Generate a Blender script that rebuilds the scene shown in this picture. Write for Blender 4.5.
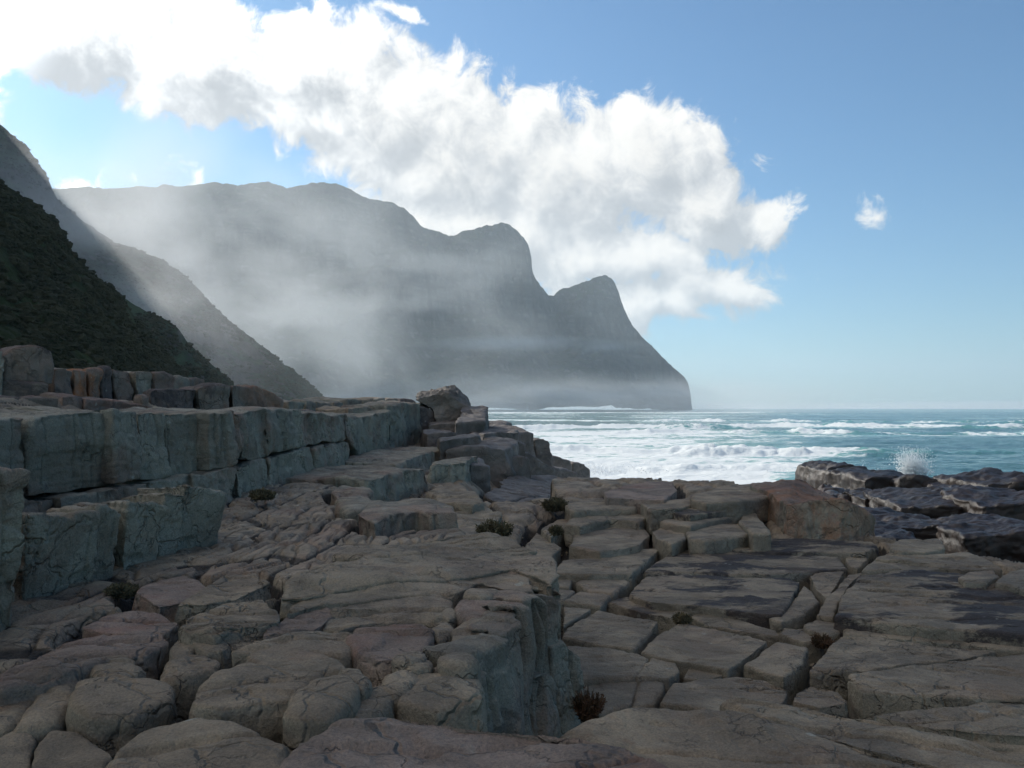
import bpy, bmesh, math, random
import numpy as np
from mathutils import Vector, Matrix

for _o in list(bpy.data.objects):
    bpy.data.objects.remove(_o)
scene = bpy.context.scene
C = scene.collection
R = math.radians

# ------------------------------------------------------------------ camera
EYE = 2.0                 # metres above the lower rock pavement (z = 0)
FOC = 853.0               # focal length in pixels of a 1024 px wide picture
HORIZ = 408.0             # picture row of the horizon
cam_data = bpy.data.cameras.new("camera")
cam_data.sensor_width = 36.0
cam_data.lens = 36.0 * FOC / 1024.0
cam_data.shift_y = (HORIZ - 384.0) / 1024.0
cam_data.clip_start = 0.1
cam_data.clip_end = 60000.0
cam = bpy.data.objects.new("camera", cam_data)
cam.location = (0, 0, EYE)
cam.rotation_euler = (R(90), 0, 0)
C.objects.link(cam)
scene.camera = cam

# ------------------------------------------------------------------ light
SUN_AZ, SUN_EL = R(-42.0), R(27.0)
sun_vec = Vector((math.sin(SUN_AZ) * math.cos(SUN_EL), math.cos(SUN_AZ) * math.cos(SUN_EL), math.sin(SUN_EL)))
sd = bpy.data.lights.new("sun", "SUN")
sd.energy = 4.4
sd.angle = R(0.5)
sd.color = (1.0, 0.95, 0.87)
sun = bpy.data.objects.new("sun", sd)
sun.rotation_euler = (-sun_vec).to_track_quat("-Z", "Y").to_euler()
C.objects.link(sun)

scene.view_settings.view_transform = "Standard"
scene.view_settings.look = "None"
scene.view_settings.gamma = 1.0
scene.view_settings.exposure = 0.14
scene.cycles.use_denoising = True
scene.cycles.max_bounces = 6
scene.cycles.volume_bounces = 1
scene.cycles.transparent_max_bounces = 8
scene.cycles.use_adaptive_sampling = True
scene.cycles.adaptive_threshold = 0.02

# ------------------------------------------------------------------ node helpers
class NT:
    def __init__(self, tree):
        self.t = tree
    def n(self, kind, **kw):
        nd = self.t.nodes.new(kind)
        ins = kw.pop("ins", {})
        for k, v in kw.items():
            setattr(nd, k, v)
        for k, v in ins.items():
            self.set(nd.inputs[k], v)
        return nd
    def set(self, sock, v):
        if isinstance(v, bpy.types.NodeSocket):
            self.t.links.new(v, sock)
        elif isinstance(v, bpy.types.Node):
            self.t.links.new(v.outputs[0], sock)
        else:
            if isinstance(v, (tuple, list)) and len(v) == 3 and sock.type == "RGBA":
                v = (*v, 1.0)
            sock.default_value = v
    def m(self, op, a, b=0.0, c=0.0, clamp=False):
        nd = self.t.nodes.new("ShaderNodeMath")
        nd.operation = op
        nd.use_clamp = clamp
        self.set(nd.inputs[0], a); self.set(nd.inputs[1], b)
        if op in ("MULTIPLY_ADD", "SMOOTH_MIN", "SMOOTH_MAX", "COMPARE"):
            self.set(nd.inputs[2], c)
        return nd.outputs[0]
    def vm(self, op, a, b=(0, 0, 0)):
        nd = self.t.nodes.new("ShaderNodeVectorMath")
        nd.operation = op
        self.set(nd.inputs[0], a)
        if op == "SCALE":
            self.set(nd.inputs[3], b)
        else:
            self.set(nd.inputs[1], b)
        return nd.outputs["Value"] if op in ("LENGTH", "DOT_PRODUCT", "DISTANCE") else nd.outputs[0]
    def ss(self, v, a, b, lo=0.0, hi=1.0):
        nd = self.t.nodes.new("ShaderNodeMapRange")
        nd.interpolation_type = "SMOOTHSTEP"
        for i, x in enumerate((v, a, b, lo, hi)):
            self.set(nd.inputs[i], x)
        return nd.outputs[0]
    def mix(self, f, a, b, blend="MIX"):
        nd = self.t.nodes.new("ShaderNodeMix")
        nd.data_type = "RGBA"; nd.blend_type = blend
        self.set(nd.inputs[0], f); self.set(nd.inputs[6], a); self.set(nd.inputs[7], b)
        return nd.outputs[2]
    def noise(self, vec, scale, detail=4.0, rough=0.55, dist=0.0, col=False):
        nd = self.t.nodes.new("ShaderNodeTexNoise")
        self.set(nd.inputs["Vector"], vec)
        self.set(nd.inputs["Scale"], scale); self.set(nd.inputs["Detail"], detail)
        self.set(nd.inputs["Roughness"], rough); self.set(nd.inputs["Distortion"], dist)
        return nd.outputs[1] if col else nd.outputs[0]

# ------------------------------------------------------------------ sky with clouds
world = bpy.data.worlds.new("World")
scene.world = world
world.use_nodes = True
wt = world.node_tree
wt.nodes.clear()
W = NT(wt)
def px_ang(px, py):
    """the direction (azimuth, elevation) in which the cloud stands"""
    x, y, z = (px - 512) / FOC, 1.0, (HORIZ - py) / FOC
    return math.atan2(x, y), math.atan2(z, math.hypot(x, y))
CLOUDS = [ # px, py, half width, half height in picture pixels (turned into angles)
    (30, 22, 190, 66), (190, 48, 120, 78), (320, 70, 135, 78), (390, 110, 120, 88), (310, 112, 70, 40),
    (455, 160, 130, 90), (560, 175, 120, 92), (650, 160, 95, 78), (700, 205, 72, 62), (778, 220, 38, 26),
    (470, 230, 180, 60), (600, 262, 150, 40), (705, 286, 92, 26), (640, 303, 100, 30), (74, 182, 34, 13), (140, 186, 20, 6),
    (866, 222, 15, 11), (402, 3, 30, 9), (-150, 60, 160, 110), (-330, -60, 160, 120), (-700, -120, 300, 200), (-350, -500, 400, 160)]  # those left of the frame are unseen, added to brighten the rocks
g = bpy.data.node_groups.new("cloud_density", "ShaderNodeTree")
g.interface.new_socket("Azimuth", in_out="INPUT", socket_type="NodeSocketFloat")
g.interface.new_socket("Elevation", in_out="INPUT", socket_type="NodeSocketFloat")
g.interface.new_socket("Density", in_out="OUTPUT", socket_type="NodeSocketFloat")
G_ = NT(g)
gi = g.nodes.new("NodeGroupInput"); go = g.nodes.new("NodeGroupOutput")
cv = G_.n("ShaderNodeCombineXYZ", ins={0: gi.outputs[0], 1: gi.outputs[1]}).outputs[0]
w1 = G_.noise(cv, 7.0, 3, 0.5, col=True)
warp = G_.vm("SCALE", G_.vm("SUBTRACT", w1, (0.5, 0.5, 0.5)), 0.075)
cvw = G_.vm("ADD", cv, warp)
sep = G_.n("ShaderNodeSeparateXYZ", ins={0: cvw})
acc = None
# unseen cloud banks added overhead and behind to whiten the fill light: (azimuth, elevation, half width, half height) in degrees
FILL_CLOUDS = [(-135, 42, 44, 26), (-60, 76, 90, 16), (-85, 50, 30, 24), (-180, 50, 40, 22), (170, 40, 24, 14)]
blobs = []
for (bx_, by_, rx_, ry_) in CLOUDS:
    a_, e_ = px_ang(bx_, by_)
    a2, _ = px_ang(bx_ + rx_, by_); _, e2 = px_ang(bx_, by_ - ry_)
    blobs.append((a_, e_, abs(a2 - a_), abs(e2 - e_)))
blobs += [tuple(R(q) for q in b_) for b_ in FILL_CLOUDS]
for (a_, e_, ra, re_) in blobs:
    dx = G_.m("MULTIPLY", G_.m("SUBTRACT", sep.outputs[0], a_), 1.0 / ra)
    dy = G_.m("MULTIPLY", G_.m("SUBTRACT", sep.outputs[1], e_), 1.0 / re_)
    d2 = G_.m("ADD", G_.m("MULTIPLY", dx, dx), G_.m("MULTIPLY", dy, dy))
    v = G_.m("SUBTRACT", 1.0, G_.m("SQRT", d2))
    v = G_.m("MULTIPLY", v, min(1.0, (min(ra, re_) / 0.06) ** (0.55 if ra > 0.03 else 1.5)))
    acc = v if acc is None else G_.m("SMOOTH_MAX", acc, v, 0.15)
fn = G_.noise(cv, 24.0, 10, 0.62, 0.5)
fn2 = G_.noise(cv, 8.0, 3, 0.5)
dn = G_.m("ADD", acc, G_.m("MULTIPLY", G_.m("SUBTRACT", fn, 0.5), 1.25))
dn = G_.m("ADD", dn, G_.m("MULTIPLY", G_.m("SUBTRACT", fn2, 0.5), 0.55))
g.links.new(dn, go.inputs[0])

tc = W.n("ShaderNodeTexCoord")
nrm = W.vm("NORMALIZE", tc.outputs["Generated"])
sx = W.n("ShaderNodeSeparateXYZ", ins={0: nrm})
az = W.m("ARCTAN2", sx.outputs[0], sx.outputs[1])
el = W.m("ARCSINE", sx.outputs[2])
def dens(da, de):
    nd = wt.nodes.new("ShaderNodeGroup"); nd.node_tree = g
    W.set(nd.inputs[0], W.m("ADD", az, da)); W.set(nd.inputs[1], W.m("ADD", el, de))
    return nd.outputs[0]
d0 = dens(0, 0)
d1 = dens(-0.022, 0.026)
cover = W.ss(d0, -0.04, 0.24)
relief = W.m("SUBTRACT", d0, d1)
lit = W.ss(relief, -0.50, 0.50)
thick = W.ss(d0, 0.35, 1.05)
# brighter towards the sun, greyer where the cloud is thick
sdot = W.vm("DOT_PRODUCT", nrm, tuple(sun_vec))
near_sun = W.ss(sdot, 0.965, 0.997)
half_sun = W.ss(sdot, 0.78, 0.98)
behind = W.ss(sdot, 0.45, 0.0)
bright = W.m("ADD", 0.55, W.m("MULTIPLY", lit, 0.46))
bright = W.m("SUBTRACT", bright, W.m("MULTIPLY", thick, 0.10))
bright = W.m("ADD", bright, W.m("MULTIPLY", near_sun, 4.0))  # cloud beside the sun made extra bright to lift the fill light
bright = W.m("ADD", bright, W.m("MULTIPLY", half_sun, W.m("ADD", 0.04, W.m("MULTIPLY", lit, 0.40))))
bright = W.m("ADD", bright, W.m("MULTIPLY", behind, 0.10))
ccol = W.mix(lit, (0.86, 0.90, 0.95), (1.0, 0.975, 0.93))
ccol = W.vm("SCALE", ccol, bright)
sky = W.n("ShaderNodeTexSky", sky_type="NISHITA", sun_disc=False, sun_elevation=SUN_EL,
          sun_rotation=SUN_AZ, altitude=0.0, air_density=1.0, dust_density=0.4, ozone_density=3.0)
SKY_STRENGTH = 0.11
CLOUD_GAIN = 1.0 / SKY_STRENGTH
skyc = W.vm("MULTIPLY", sky.outputs[0], (0.57, 0.87, 1.02))
fin = W.mix(cover, skyc, W.vm("SCALE", ccol, CLOUD_GAIN))
bg = W.n("ShaderNodeBackground", ins={0: fin, 1: SKY_STRENGTH})
wo = W.n("ShaderNodeOutputWorld")
wt.links.new(bg.outputs[0], wo.inputs[0])
world.cycles.sampling_method = "MANUAL"
world.cycles.sample_map_resolution = 512

# ------------------------------------------------------------------ numpy noise
def _hash(ix, iy, iz, seed):
    h = (ix.astype(np.uint32) * np.uint32(374761393)) ^ (iy.astype(np.uint32) * np.uint32(668265263)) ^ (iz.astype(np.uint32) * np.uint32(2147483647 - 58)) ^ np.uint32((seed * 974711) & 0xffffffff)
    h = (h ^ (h >> np.uint32(13))) * np.uint32(1274126177)
    h = (h ^ (h >> np.uint32(15))) * np.uint32(2246822519)
    h = h ^ (h >> np.uint32(16))
    return (h & np.uint32(0xffffff)).astype(np.float32) / np.float32(0xffffff)
def vnoise(p, seed=0):
    """value noise in [-1, 1]; p is (n, 3)"""
    f = np.floor(p); t = (p - f).astype(np.float32); i = f.astype(np.int64)
    t = t * t * t * (t * (t * 6 - 15) + 10)
    x0, y0, z0 = i[:, 0], i[:, 1], i[:, 2]
    r = 0
    for dz in (0, 1):
        wz = t[:, 2] if dz else 1 - t[:, 2]
        for dy in (0, 1):
            wy = t[:, 1] if dy else 1 - t[:, 1]
            for dx in (0, 1):
                wx = t[:, 0] if dx else 1 - t[:, 0]
                r = r + wx * wy * wz * _hash(x0 + dx, y0 + dy, z0 + dz, seed)
    return r * 2 - 1
def fbm(p, octaves=4, seed=0, gain=0.5, lac=2.03):
    a, s, r = 1.0, 0.0, 0
    q = np.asarray(p, dtype=np.float64)
    for o in range(octaves):
        r = r + a * vnoise(q, seed + o * 17); s += a
        a *= gain; q = q * lac + 11.3
    return r / s
def P3(x, y, z=None):
    x = np.asarray(x, dtype=np.float64)
    z = np.zeros_like(x) if z is None else z
    return np.stack([x, y + 0 * x, z + 0 * x], -1).reshape(-1, 3)
def worley(x, y, seed=0, jit=0.85):
    ix, iy = np.floor(x).astype(np.int64), np.floor(y).astype(np.int64)
    f1 = np.full(x.shape, 9.0); f2 = np.full(x.shape, 9.0); cid = np.zeros(x.shape)
    ax = np.zeros(x.shape); ay = np.zeros(x.shape); bx = np.zeros(x.shape); by = np.zeros(x.shape)
    z = np.zeros_like(ix)
    for dx in (-1, 0, 1):
        for dy in (-1, 0, 1):
            cx, cy = ix + dx, iy + dy
            qx = cx + 0.5 + (_hash(cx, cy, z, seed) - 0.5) * jit
            qy = cy + 0.5 + (_hash(cx, cy, z + 7, seed) - 0.5) * jit
            d = (qx - x) ** 2 + (qy - y) ** 2
            c1 = d < f1; c2 = (~c1) & (d < f2)
            f2 = np.where(c1, f1, np.where(c2, d, f2)); bx = np.where(c1, ax, np.where(c2, qx, bx)); by = np.where(c1, ay, np.where(c2, qy, by))
            f1 = np.where(c1, d, f1); ax = np.where(c1, qx, ax); ay = np.where(c1, qy, ay)
            cid = np.where(c1, _hash(cx, cy, z + 3, seed), cid)
    sep_ = np.hypot(bx - ax, by - ay) + 1e-6
    edge = (f2 - f1) / (2 * sep_)          # true distance to the border between the two cells
    return edge, cid
def sstep(x, a, b):
    t = np.clip((x - a) / (b - a), 0, 1)
    return t * t * (3 - 2 * t)

# ------------------------------------------------------------------ mesh helpers
def link(o, parent=None):
    C.objects.link(o)
    if parent is not None:
        o.parent = parent
    return o
def mesh_np(name, co, faces, mat, smooth=True, origin=None, attr=None):
    """co (n,3), faces (m,k) all with k corners"""
    me = bpy.data.meshes.new(name)
    co = np.asarray(co, dtype=np.float32)
    if origin is not None:
        co = co - np.asarray(origin, dtype=np.float32)
    faces = np.asarray(faces, dtype=np.int32)
    k = faces.shape[1]
    me.vertices.add(len(co)); me.vertices.foreach_set("co", co.ravel())
    me.loops.add(faces.size); me.loops.foreach_set("vertex_index", faces.ravel())
    me.polygons.add(len(faces))
    me.polygons.foreach_set("loop_start", np.arange(0, faces.size, k, dtype=np.int32))
    me.polygons.foreach_set("use_smooth", np.full(len(faces), smooth))
    me.update(calc_edges=True); me.validate()
    if attr:
        for an, av in attr.items():
            at = me.attributes.new(an, "FLOAT", "POINT")
            at.data.foreach_set("value", np.asarray(av, dtype=np.float32).ravel())
    me.materials.append(mat)
    o = bpy.data.objects.new(name, me)
    if origin is not None:
        o.location = origin
    return o
def grid_faces(nr, nc, mask=None):
    i = np.arange(nr * nc).reshape(nr, nc)
    f = np.stack([i[:-1, :-1], i[:-1, 1:], i[1:, 1:], i[1:, :-1]], -1).reshape(-1, 4)
    return f
def tag(o, label=None, cat=None, group=None, kind=None):
    if label: o["label"] = label
    if cat: o["category"] = cat
    if group: o["group"] = group
    if kind: o["kind"] = kind
    return o
def bez(pts, n):
    """catmull-rom style resampling of control rows, by their own index"""
    pts = np.asarray(pts, dtype=float)
    t = np.linspace(0, len(pts) - 1, n)
    i = np.clip(np.floor(t).astype(int), 0, len(pts) - 2); f = (t - i)[:, None]
    p1 = pts[i]; p2 = pts[i + 1]; p0 = pts[np.maximum(i - 1, 0)]; p3 = pts[np.minimum(i + 2, len(pts) - 1)]
    m1 = (p2 - p0) / 2; m2 = (p3 - p1) / 2
    return (2 * f**3 - 3 * f**2 + 1) * p1 + (f**3 - 2 * f**2 + f) * m1 + (-2 * f**3 + 3 * f**2) * p2 + (f**3 - f**2) * m2
def at(px, py, D):
    """the place seen at a picture position at distance D along the view axis"""
    return np.array([(px - 512) / FOC * D, D, EYE - (py - HORIZ) / FOC * D])
def atz(px, py, z):
    D = (EYE - z) * FOC / (py - HORIZ)
    return at(px, py, D)
# ------------------------------------------------------------------ materials of the far land
def new_mat(name):
    m = bpy.data.materials.new(name); m.use_nodes = True
    m.node_tree.nodes.clear()
    return m, NT(m.node_tree)
def finish(T, col, rough, normal=None, spec=0.3, extra=None):
    b = T.n("ShaderNodeBsdfPrincipled", ins={"Base Color": col, "Roughness": rough})
    b.inputs["Specular IOR Level"].default_value = spec
    if normal is not None: T.set(b.inputs["Normal"], normal)
    o = T.n("ShaderNodeOutputMaterial")
    T.t.links.new(b.outputs[0], o.inputs[0])
    return b
def mat_mountain(name, rock, green, veg):
    m, T = new_mat(name)
    geo = T.n("ShaderNodeNewGeometry")
    P = geo.outputs["Position"]
    nz = T.n("ShaderNodeSeparateXYZ", ins={0: geo.outputs["Normal"]}).outputs[2]
    big = T.noise(P, 0.012, 5)
    mid = T.noise(P, 0.07, 6, 0.62)
    strata = T.noise(T.vm("MULTIPLY", P, (0.004, 0.004, 0.09)), 1.0, 5, 0.6, 0.3)
    rc = T.mix(T.ss(strata, 0.35, 0.65), tuple(c * 0.6 for c in rock), tuple(min(1, c * 1.5) for c in rock))
    flu = T.noise(T.vm("MULTIPLY", P, (0.05, 0.05, 0.006)), 1.0, 5, 0.65, 0.4)
    rc = T.mix(T.ss(flu, 0.42, 0.60), tuple(c * 0.45 for c in rock), rc)
    rc = T.mix(T.ss(mid, 0.4, 0.65), rc, tuple(c * 0.8 for c in rock))
    gc = T.mix(T.ss(mid, 0.35, 0.65), green, tuple(c * 1.8 for c in green))
    f = T.ss(T.m("ADD", nz, T.m("MULTIPLY", T.m("SUBTRACT", mid, 0.5), 1.1)), veg, veg + 0.22)
    col = T.mix(f, rc, gc)
    bump = T.n("ShaderNodeBump", ins={"Height": T.noise(P, 0.25, 6, 0.6), "Strength": 0.8, "Distance": 3.0})
    finish(T, col, 0.95, bump.outputs[0], 0.1)
    return m

def loft(name, crest, foot, n_s, n_t, mat, prof, disp, seed, back=0.7, base_z=-8.0, rough_gully=1.0):
    """land as a sheet from a crest line down to a foot line, and down the far side too.
    crest, foot: rows (px, py, D) and (px, D)"""
    cr = np.array([at(*c) for c in bez(crest, n_s)])
    ft = np.array([[(p - 512) / FOC * d, d, base_z] for p, d in bez(foot, n_s)])
    t = np.linspace(0, 1, n_t)
    hz = prof(t)                                        # 1 at crest, 0 at foot
    X = cr[:, None, 0] + (ft - cr)[:, None, 0] * t[None]
    Y = cr[:, None, 1] + (ft - cr)[:, None, 1] * t[None]
    Z = base_z + (cr[:, None, 2] - base_z) * hz[None]
    # the far side
    tb = np.linspace(1, 0, n_t // 4, endpoint=False)
    Xb = cr[:, None, 0] - (ft - cr)[:, None, 0] * tb[None] * back
    Yb = cr[:, None, 1] - (ft - cr)[:, None, 1] * tb[None] * back
    Zb = base_z + (cr[:, None, 2] - base_z) * (1 - tb ** 0.9)[None]
    X = np.concatenate([Xb, X], 1); Y = np.concatenate([Yb, Y], 1); Z = np.concatenate([Zb, Z], 1)
    tt = np.concatenate([tb, t])[None] + 0 * X
    H = np.maximum(cr[:, 2] - base_z, 1)[:, None] + 0 * X
    p = P3(X.ravel(), Y.ravel(), Z.ravel())
    s = disp
    ramp = sstep(tt, 0.0, 0.12).ravel()
    # gullies and buttresses: noise that varies along the crest and little down the face
    L = np.cumsum(np.r_[0, np.hypot(*(np.diff(cr[:, :2], axis=0).T))])[:, None] + 0 * X
    gp = P3((L / (s * 9)).ravel(), (tt * 1.6).ravel())
    gul = 1 - np.abs(fbm(gp, 4, seed)) * 2.2
    d = (gul * 0.9 + fbm(p / (s * 6), 5, seed + 3, 0.55) * 1.0) * s
    d2 = fbm(p / (s * 1.1), 4, seed + 9, 0.6) * s * 0.22
    Zj = (fbm(P3((L / (s * 1.6)).ravel(), 0 * L.ravel() + seed), 5, seed + 30, 0.6) * s * (0.36 if s > 20 else 0.3) * (1 - sstep(tt.ravel(), 0.0, 0.25))).reshape(X.shape)
    strat = np.abs(((p[:, 2] / (s * 1.3) + fbm(p / (s * 12), 2, seed + 5) * 1.5) % 1.0) - 0.5) * s * 0.35
    dd = (d * ramp + d2 + strat * ramp) * rough_gully * np.clip(H.ravel() / (s * 6), 0.05, 1)
    nx = (ft - cr)[:, None, 0] + 0 * X; ny = (ft - cr)[:, None, 1] + 0 * X
    nl = np.hypot(nx, ny) + 1e-6
    X2 = X + (nx / nl) * dd.reshape(X.shape) * 0.9
    Y2 = Y + (ny / nl) * dd.reshape(X.shape) * 0.9
    Z2 = Z + dd.reshape(X.shape) * 0.35 * ramp.reshape(X.shape) + d2.reshape(X.shape) * 0.35 + Zj * np.clip(H / (s * 5), 0, 1)
    co = np.stack([X2, Y2, Z2], -1).reshape(-1, 3)
    o = mesh_np(name, co, grid_faces(X.shape[0], X.shape[1]), mat)
    link(o); o["kind"] = "structure"
    return o

M_head = mat_mountain("headland_rock", (0.095, 0.092, 0.09), (0.03, 0.037, 0.027), 0.55)
M_spur = mat_mountain("spur_rock", (0.105, 0.092, 0.085), (0.028, 0.042, 0.022), 0.35)
M_veg = mat_mountain("slope_scrub", (0.10, 0.09, 0.08), (0.020, 0.027, 0.010), 0.10)

def prof_head(t):
    return 1 - 0.42 * sstep(t, 0.0, 0.22) - 0.58 * np.clip((t - 0.10) / 0.9, 0, 1) ** 0.85
def prof_slope(t):
    return 1 - np.clip(t, 0, 1) ** 0.95

crest = [(-120, 214, 1450), (-40, 205, 1480), (20, 195, 1500), (60, 191, 1520), (100, 188, 1550), (150, 184, 1600), (200, 182, 1650), (240, 182, 1680), (265, 180, 1700), (288, 187, 1720), (308, 184, 1730), (335, 185, 1740), (360, 193, 1760), (385, 202, 1780), (405, 211, 1800), (420, 223, 1830), (447, 238, 1900), (462, 233, 1925), (478, 226, 1950), (497, 223, 1980), (515, 230, 2010), (526, 241, 2020), (531, 256, 2030), (534, 276, 2040), (549, 295, 2080), (560, 291, 2110), (580, 283, 2150), (598, 276, 2190), (610, 279, 2200), (618, 291, 2205), (626, 314, 2215), (640, 333, 2230), (657, 352, 2245), (672, 367, 2258), (686, 380, 2268), (690, 392, 2272), (690.5, 411, 2275)]
foot = [(-300, 800), (60, 1000), (300, 1250), (450, 1500), (560, 1750), (640, 2050), (691, 2255)]
fo = bez(foot, len(crest))
loft("headland", crest, fo, 1000, 330, M_head, prof_head, 38.0, 3)

# the tall mountain at the left whose spur runs down to the shore; it keeps the sun off the near rocks
crestC = [(-2600, -1900, 330), (-1500, -1150, 345), (-900, -760, 360), (-600, -560, 372), (-400, -440, 385), (-300, -385, 391), (-245, -345, 396), (-222, -315, 398), (-207, -130, 400), (-160, -62, 403), (-120, -25, 405), (-50, 66, 412), (-15, 108, 416), (6, 130, 420), (28, 150, 424), (46, 176, 430), (58, 200, 440), (80, 219, 450), (109, 237, 458), (140, 251, 466), (166, 262, 474), (195, 284, 480), (224, 316, 486), (266, 350, 492), (305, 378, 498), (326, 401, 502), (345, 415, 505)]  # unseen crest left of the frame is stepped to place the shadow edge
footC = [(-6000, 120), (-3500, 150), (-1800, 180), (-900, 210), (-500, 240), (-200, 280), (0, 320), (100, 350), (200, 400), (290, 440), (350, 480)]
loft("mountain", crestC, bez(footC, len(crestC)), 700, 240, M_spur, prof_slope, 7.0, 21, back=0.22)

crestB = [(-400, 60, 250), (-200, 150, 250), (-60, 215, 250), (20, 250, 250), (78, 280, 250), (129, 302, 252), (160, 317, 254), (178, 327, 256), (190, 345, 258), (212, 364, 260), (232, 383, 262), (252, 405, 264), (262, 418, 265)]
footB = [(-900, 120), (-400, 140), (0, 170), (150, 200), (262, 240)]
loft("spur", crestB, bez(footB, len(crestB)), 420, 160, M_spur, prof_slope, 3.0, 41, base_z=-4)

crestA = [(-2400, -1100, 110), (-1200, -560, 110), (-700, -330, 112), (-400, -150, 114), (-200, 18, 116), (-80, 118, 118), (-30, 158, 119), (0, 181, 120), (30, 201, 121), (58, 224, 122), (80, 262, 124), (114, 290, 126), (138, 320, 128), (160, 347, 130), (180, 371, 132), (202, 393, 134), (225, 414, 136)]
footA = [(-2600, 16), (-1800, 19), (-1100, 24), (-700, 30), (-400, 38), (-200, 46), (0, 56), (120, 75), (240, 110)]
loft("hillside", crestA, bez(footA, len(crestA)), 700, 330, M_veg, prof_slope, 2.4, 61, base_z=1.2)

# ------------------------------------------------------------------ sea
SEA = -3.0
def make_sea():
    m, T = new_mat("sea_water")
    geo = T.n("ShaderNodeNewGeometry"); P = geo.outputs["Position"]
    foam_a = T.n("ShaderNodeAttribute", attribute_name="foam").outputs["Fac"]
    crest_a = T.n("ShaderNodeAttribute", attribute_name="crest").outputs["Fac"]
    Pw = T.vm("ADD", P, T.vm("SCALE", T.noise(T.vm("MULTIPLY", P, (0.03, 0.05, 0)), 1.0, 3, col=True), 9.0))
    n1 = T.noise(T.vm("MULTIPLY", Pw, (0.10, 0.20, 0.0)), 1.0, 8, 0.68, 0.6)
    n2 = T.noise(T.vm("MULTIPLY", P, (1.6, 1.9, 0.0)), 1.0, 6, 0.7)
    cells = T.n("ShaderNodeTexVoronoi", feature="DISTANCE_TO_EDGE", ins={"Vector": T.vm("MULTIPLY", Pw, (0.45, 0.7, 0)), "Scale": 1.0}).outputs[0]
    fm = T.m("ADD", foam_a, T.m("MULTIPLY", T.m("SUBTRACT", n1, 0.5), 1.9))
    fm = T.m("ADD", fm, T.m("MULTIPLY", T.m("SUBTRACT", n2, 0.5), 0.5))
    fm = T.m("SUBTRACT", fm, T.m("MULTIPLY", T.ss(cells, 0.02, 0.35), 0.22))
    foam = T.ss(fm, 0.40, 0.70)
    deep = T.mix(T.ss(n1, 0.3, 0.7), (0.038, 0.125, 0.138), (0.085, 0.20, 0.195))
    milky = T.mix(T.ss(foam_a, 0.15, 0.75), deep, (0.26, 0.50, 0.46))
    milky = T.mix(T.m("MULTIPLY", crest_a, 0.7), milky, (0.10, 0.33, 0.30))
    bw = T.noise(T.vm("MULTIPLY", P, (0.7, 1.3, 0.0)), 1.0, 7, 0.6)
    bump = T.n("ShaderNodeBump", ins={"Height": bw, "Strength": 0.55, "Distance": 0.5})
    wb = T.n("ShaderNodeBsdfPrincipled", ins={"Base Color": milky, "Roughness": 0.16, "Normal": bump.outputs[0], "IOR": 1.33})
    fb = T.n("ShaderNodeBump", ins={"Height": n2, "Strength": 0.6, "Distance": 0.3})
    fo_ = T.n("ShaderNodeBsdfPrincipled", ins={"Base Color": (0.86, 0.89, 0.88, 1), "Roughness": 0.9, "Normal": fb.outputs[0]})
    fo_.inputs["Subsurface Weight"].default_value = 0.0
    mx = T.n("ShaderNodeMixShader", ins={0: foam})
    T.t.links.new(wb.outputs[0], mx.inputs[1]); T.t.links.new(fo_.outputs[0], mx.inputs[2])
    o = T.n("ShaderNodeOutputMaterial"); T.t.links.new(mx.outputs[0], o.inputs[0])
    u = np.linspace(-1.6, 1.6, 1300)
    nr = 820
    D = 14 * (9000 / 14) ** (np.linspace(0, 1, nr))
    X = (u[None] * D[:, None]); Y = D[:, None] + 0 * X
    x, y = X.ravel(), Y.ravel()
    d = np.hypot(x, y)
    warp = fbm(P3(x / 60, y / 60), 3, 5) * 18
    fade = np.clip(1 - (d - 300) / 2500, 0.0, 1)
    chop = fbm(P3(x / 7, y / 3.2), 5, 11, 0.55)
    swell = np.sin((y + warp + x * 0.12) / 11.0) * 0.35 + np.sin((y + warp * 1.3 - x * 0.2) / 23.0) * 0.35
    # breakers rolling onto the rocks
    br = np.zeros_like(x); cr_ = np.zeros_like(x)
    for (yc, hh, wd, xa, xb, sl) in [(84, 1.1, 3.0, 12, 46, 0.05), (112, 1.0, 3.5, -8, 60, -0.04), (70, 0.5, 2.2, 2, 30, 0.1), (150, 0.9, 4, 10, 140, 0.06), (205, 0.9, 5, -30, 160, -0.05), (300, 1.0, 6, 40, 330, 0.03), (98, 0.7, 2.5, 40, 90, 0.1)]:
        yy = y - yc - sl * x - fbm(P3(x / 22, 0 * x + yc), 3, 31) * 7
        env = sstep(x, xa, xa + 10) * (1 - sstep(x, xb - 18, xb)) * (0.65 + 0.5 * fbm(P3(x / 6, 0 * x + yc), 3, 37))
        prof = np.where(yy < 0, np.exp(-(yy / (wd * 0.45)) ** 2), np.exp(-(yy / wd) ** 2))
        br += hh * env * prof
        cr_ += env * np.exp(-((yy + wd * 0.2) / (wd * 0.8)) ** 2)
    z = SEA + (chop * 0.34 + swell) * fade + br + fbm(P3(x / 1.3, y / 0.9), 3, 77) * 0.10 * np.clip(1.4 - d / 160, 0, 1) + np.abs(fbm(P3(x / 2.2, y / 1.6), 4, 79, .6)) * np.clip(cr_, 0, 1) * 0.9
    # how foamy the water is: white near the rocks at the left, streaks farther out at the right
    ang = x / y
    near = (1 - sstep(y + x * 1.5, 120, 280)) * 0.50
    left = (1 - sstep(ang, 0.15, 0.42)) * 0.24 * (1 - sstep(d, 500, 1500) * 0.8)
    streak = (fbm(P3(x / 90, (y + warp) / 16), 4, 91) > 0.12) * 0.0 + sstep(fbm(P3(x / 110, (y + warp) / 17), 4, 91), 0.02, 0.40) * 0.42
    far = (1 - sstep(d, 1200, 2500)) * sstep(fbm(P3(x / 400, y / 90), 4, 95), 0.05, 0.5) * 0.35 * sstep(d, 300, 900)
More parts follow.
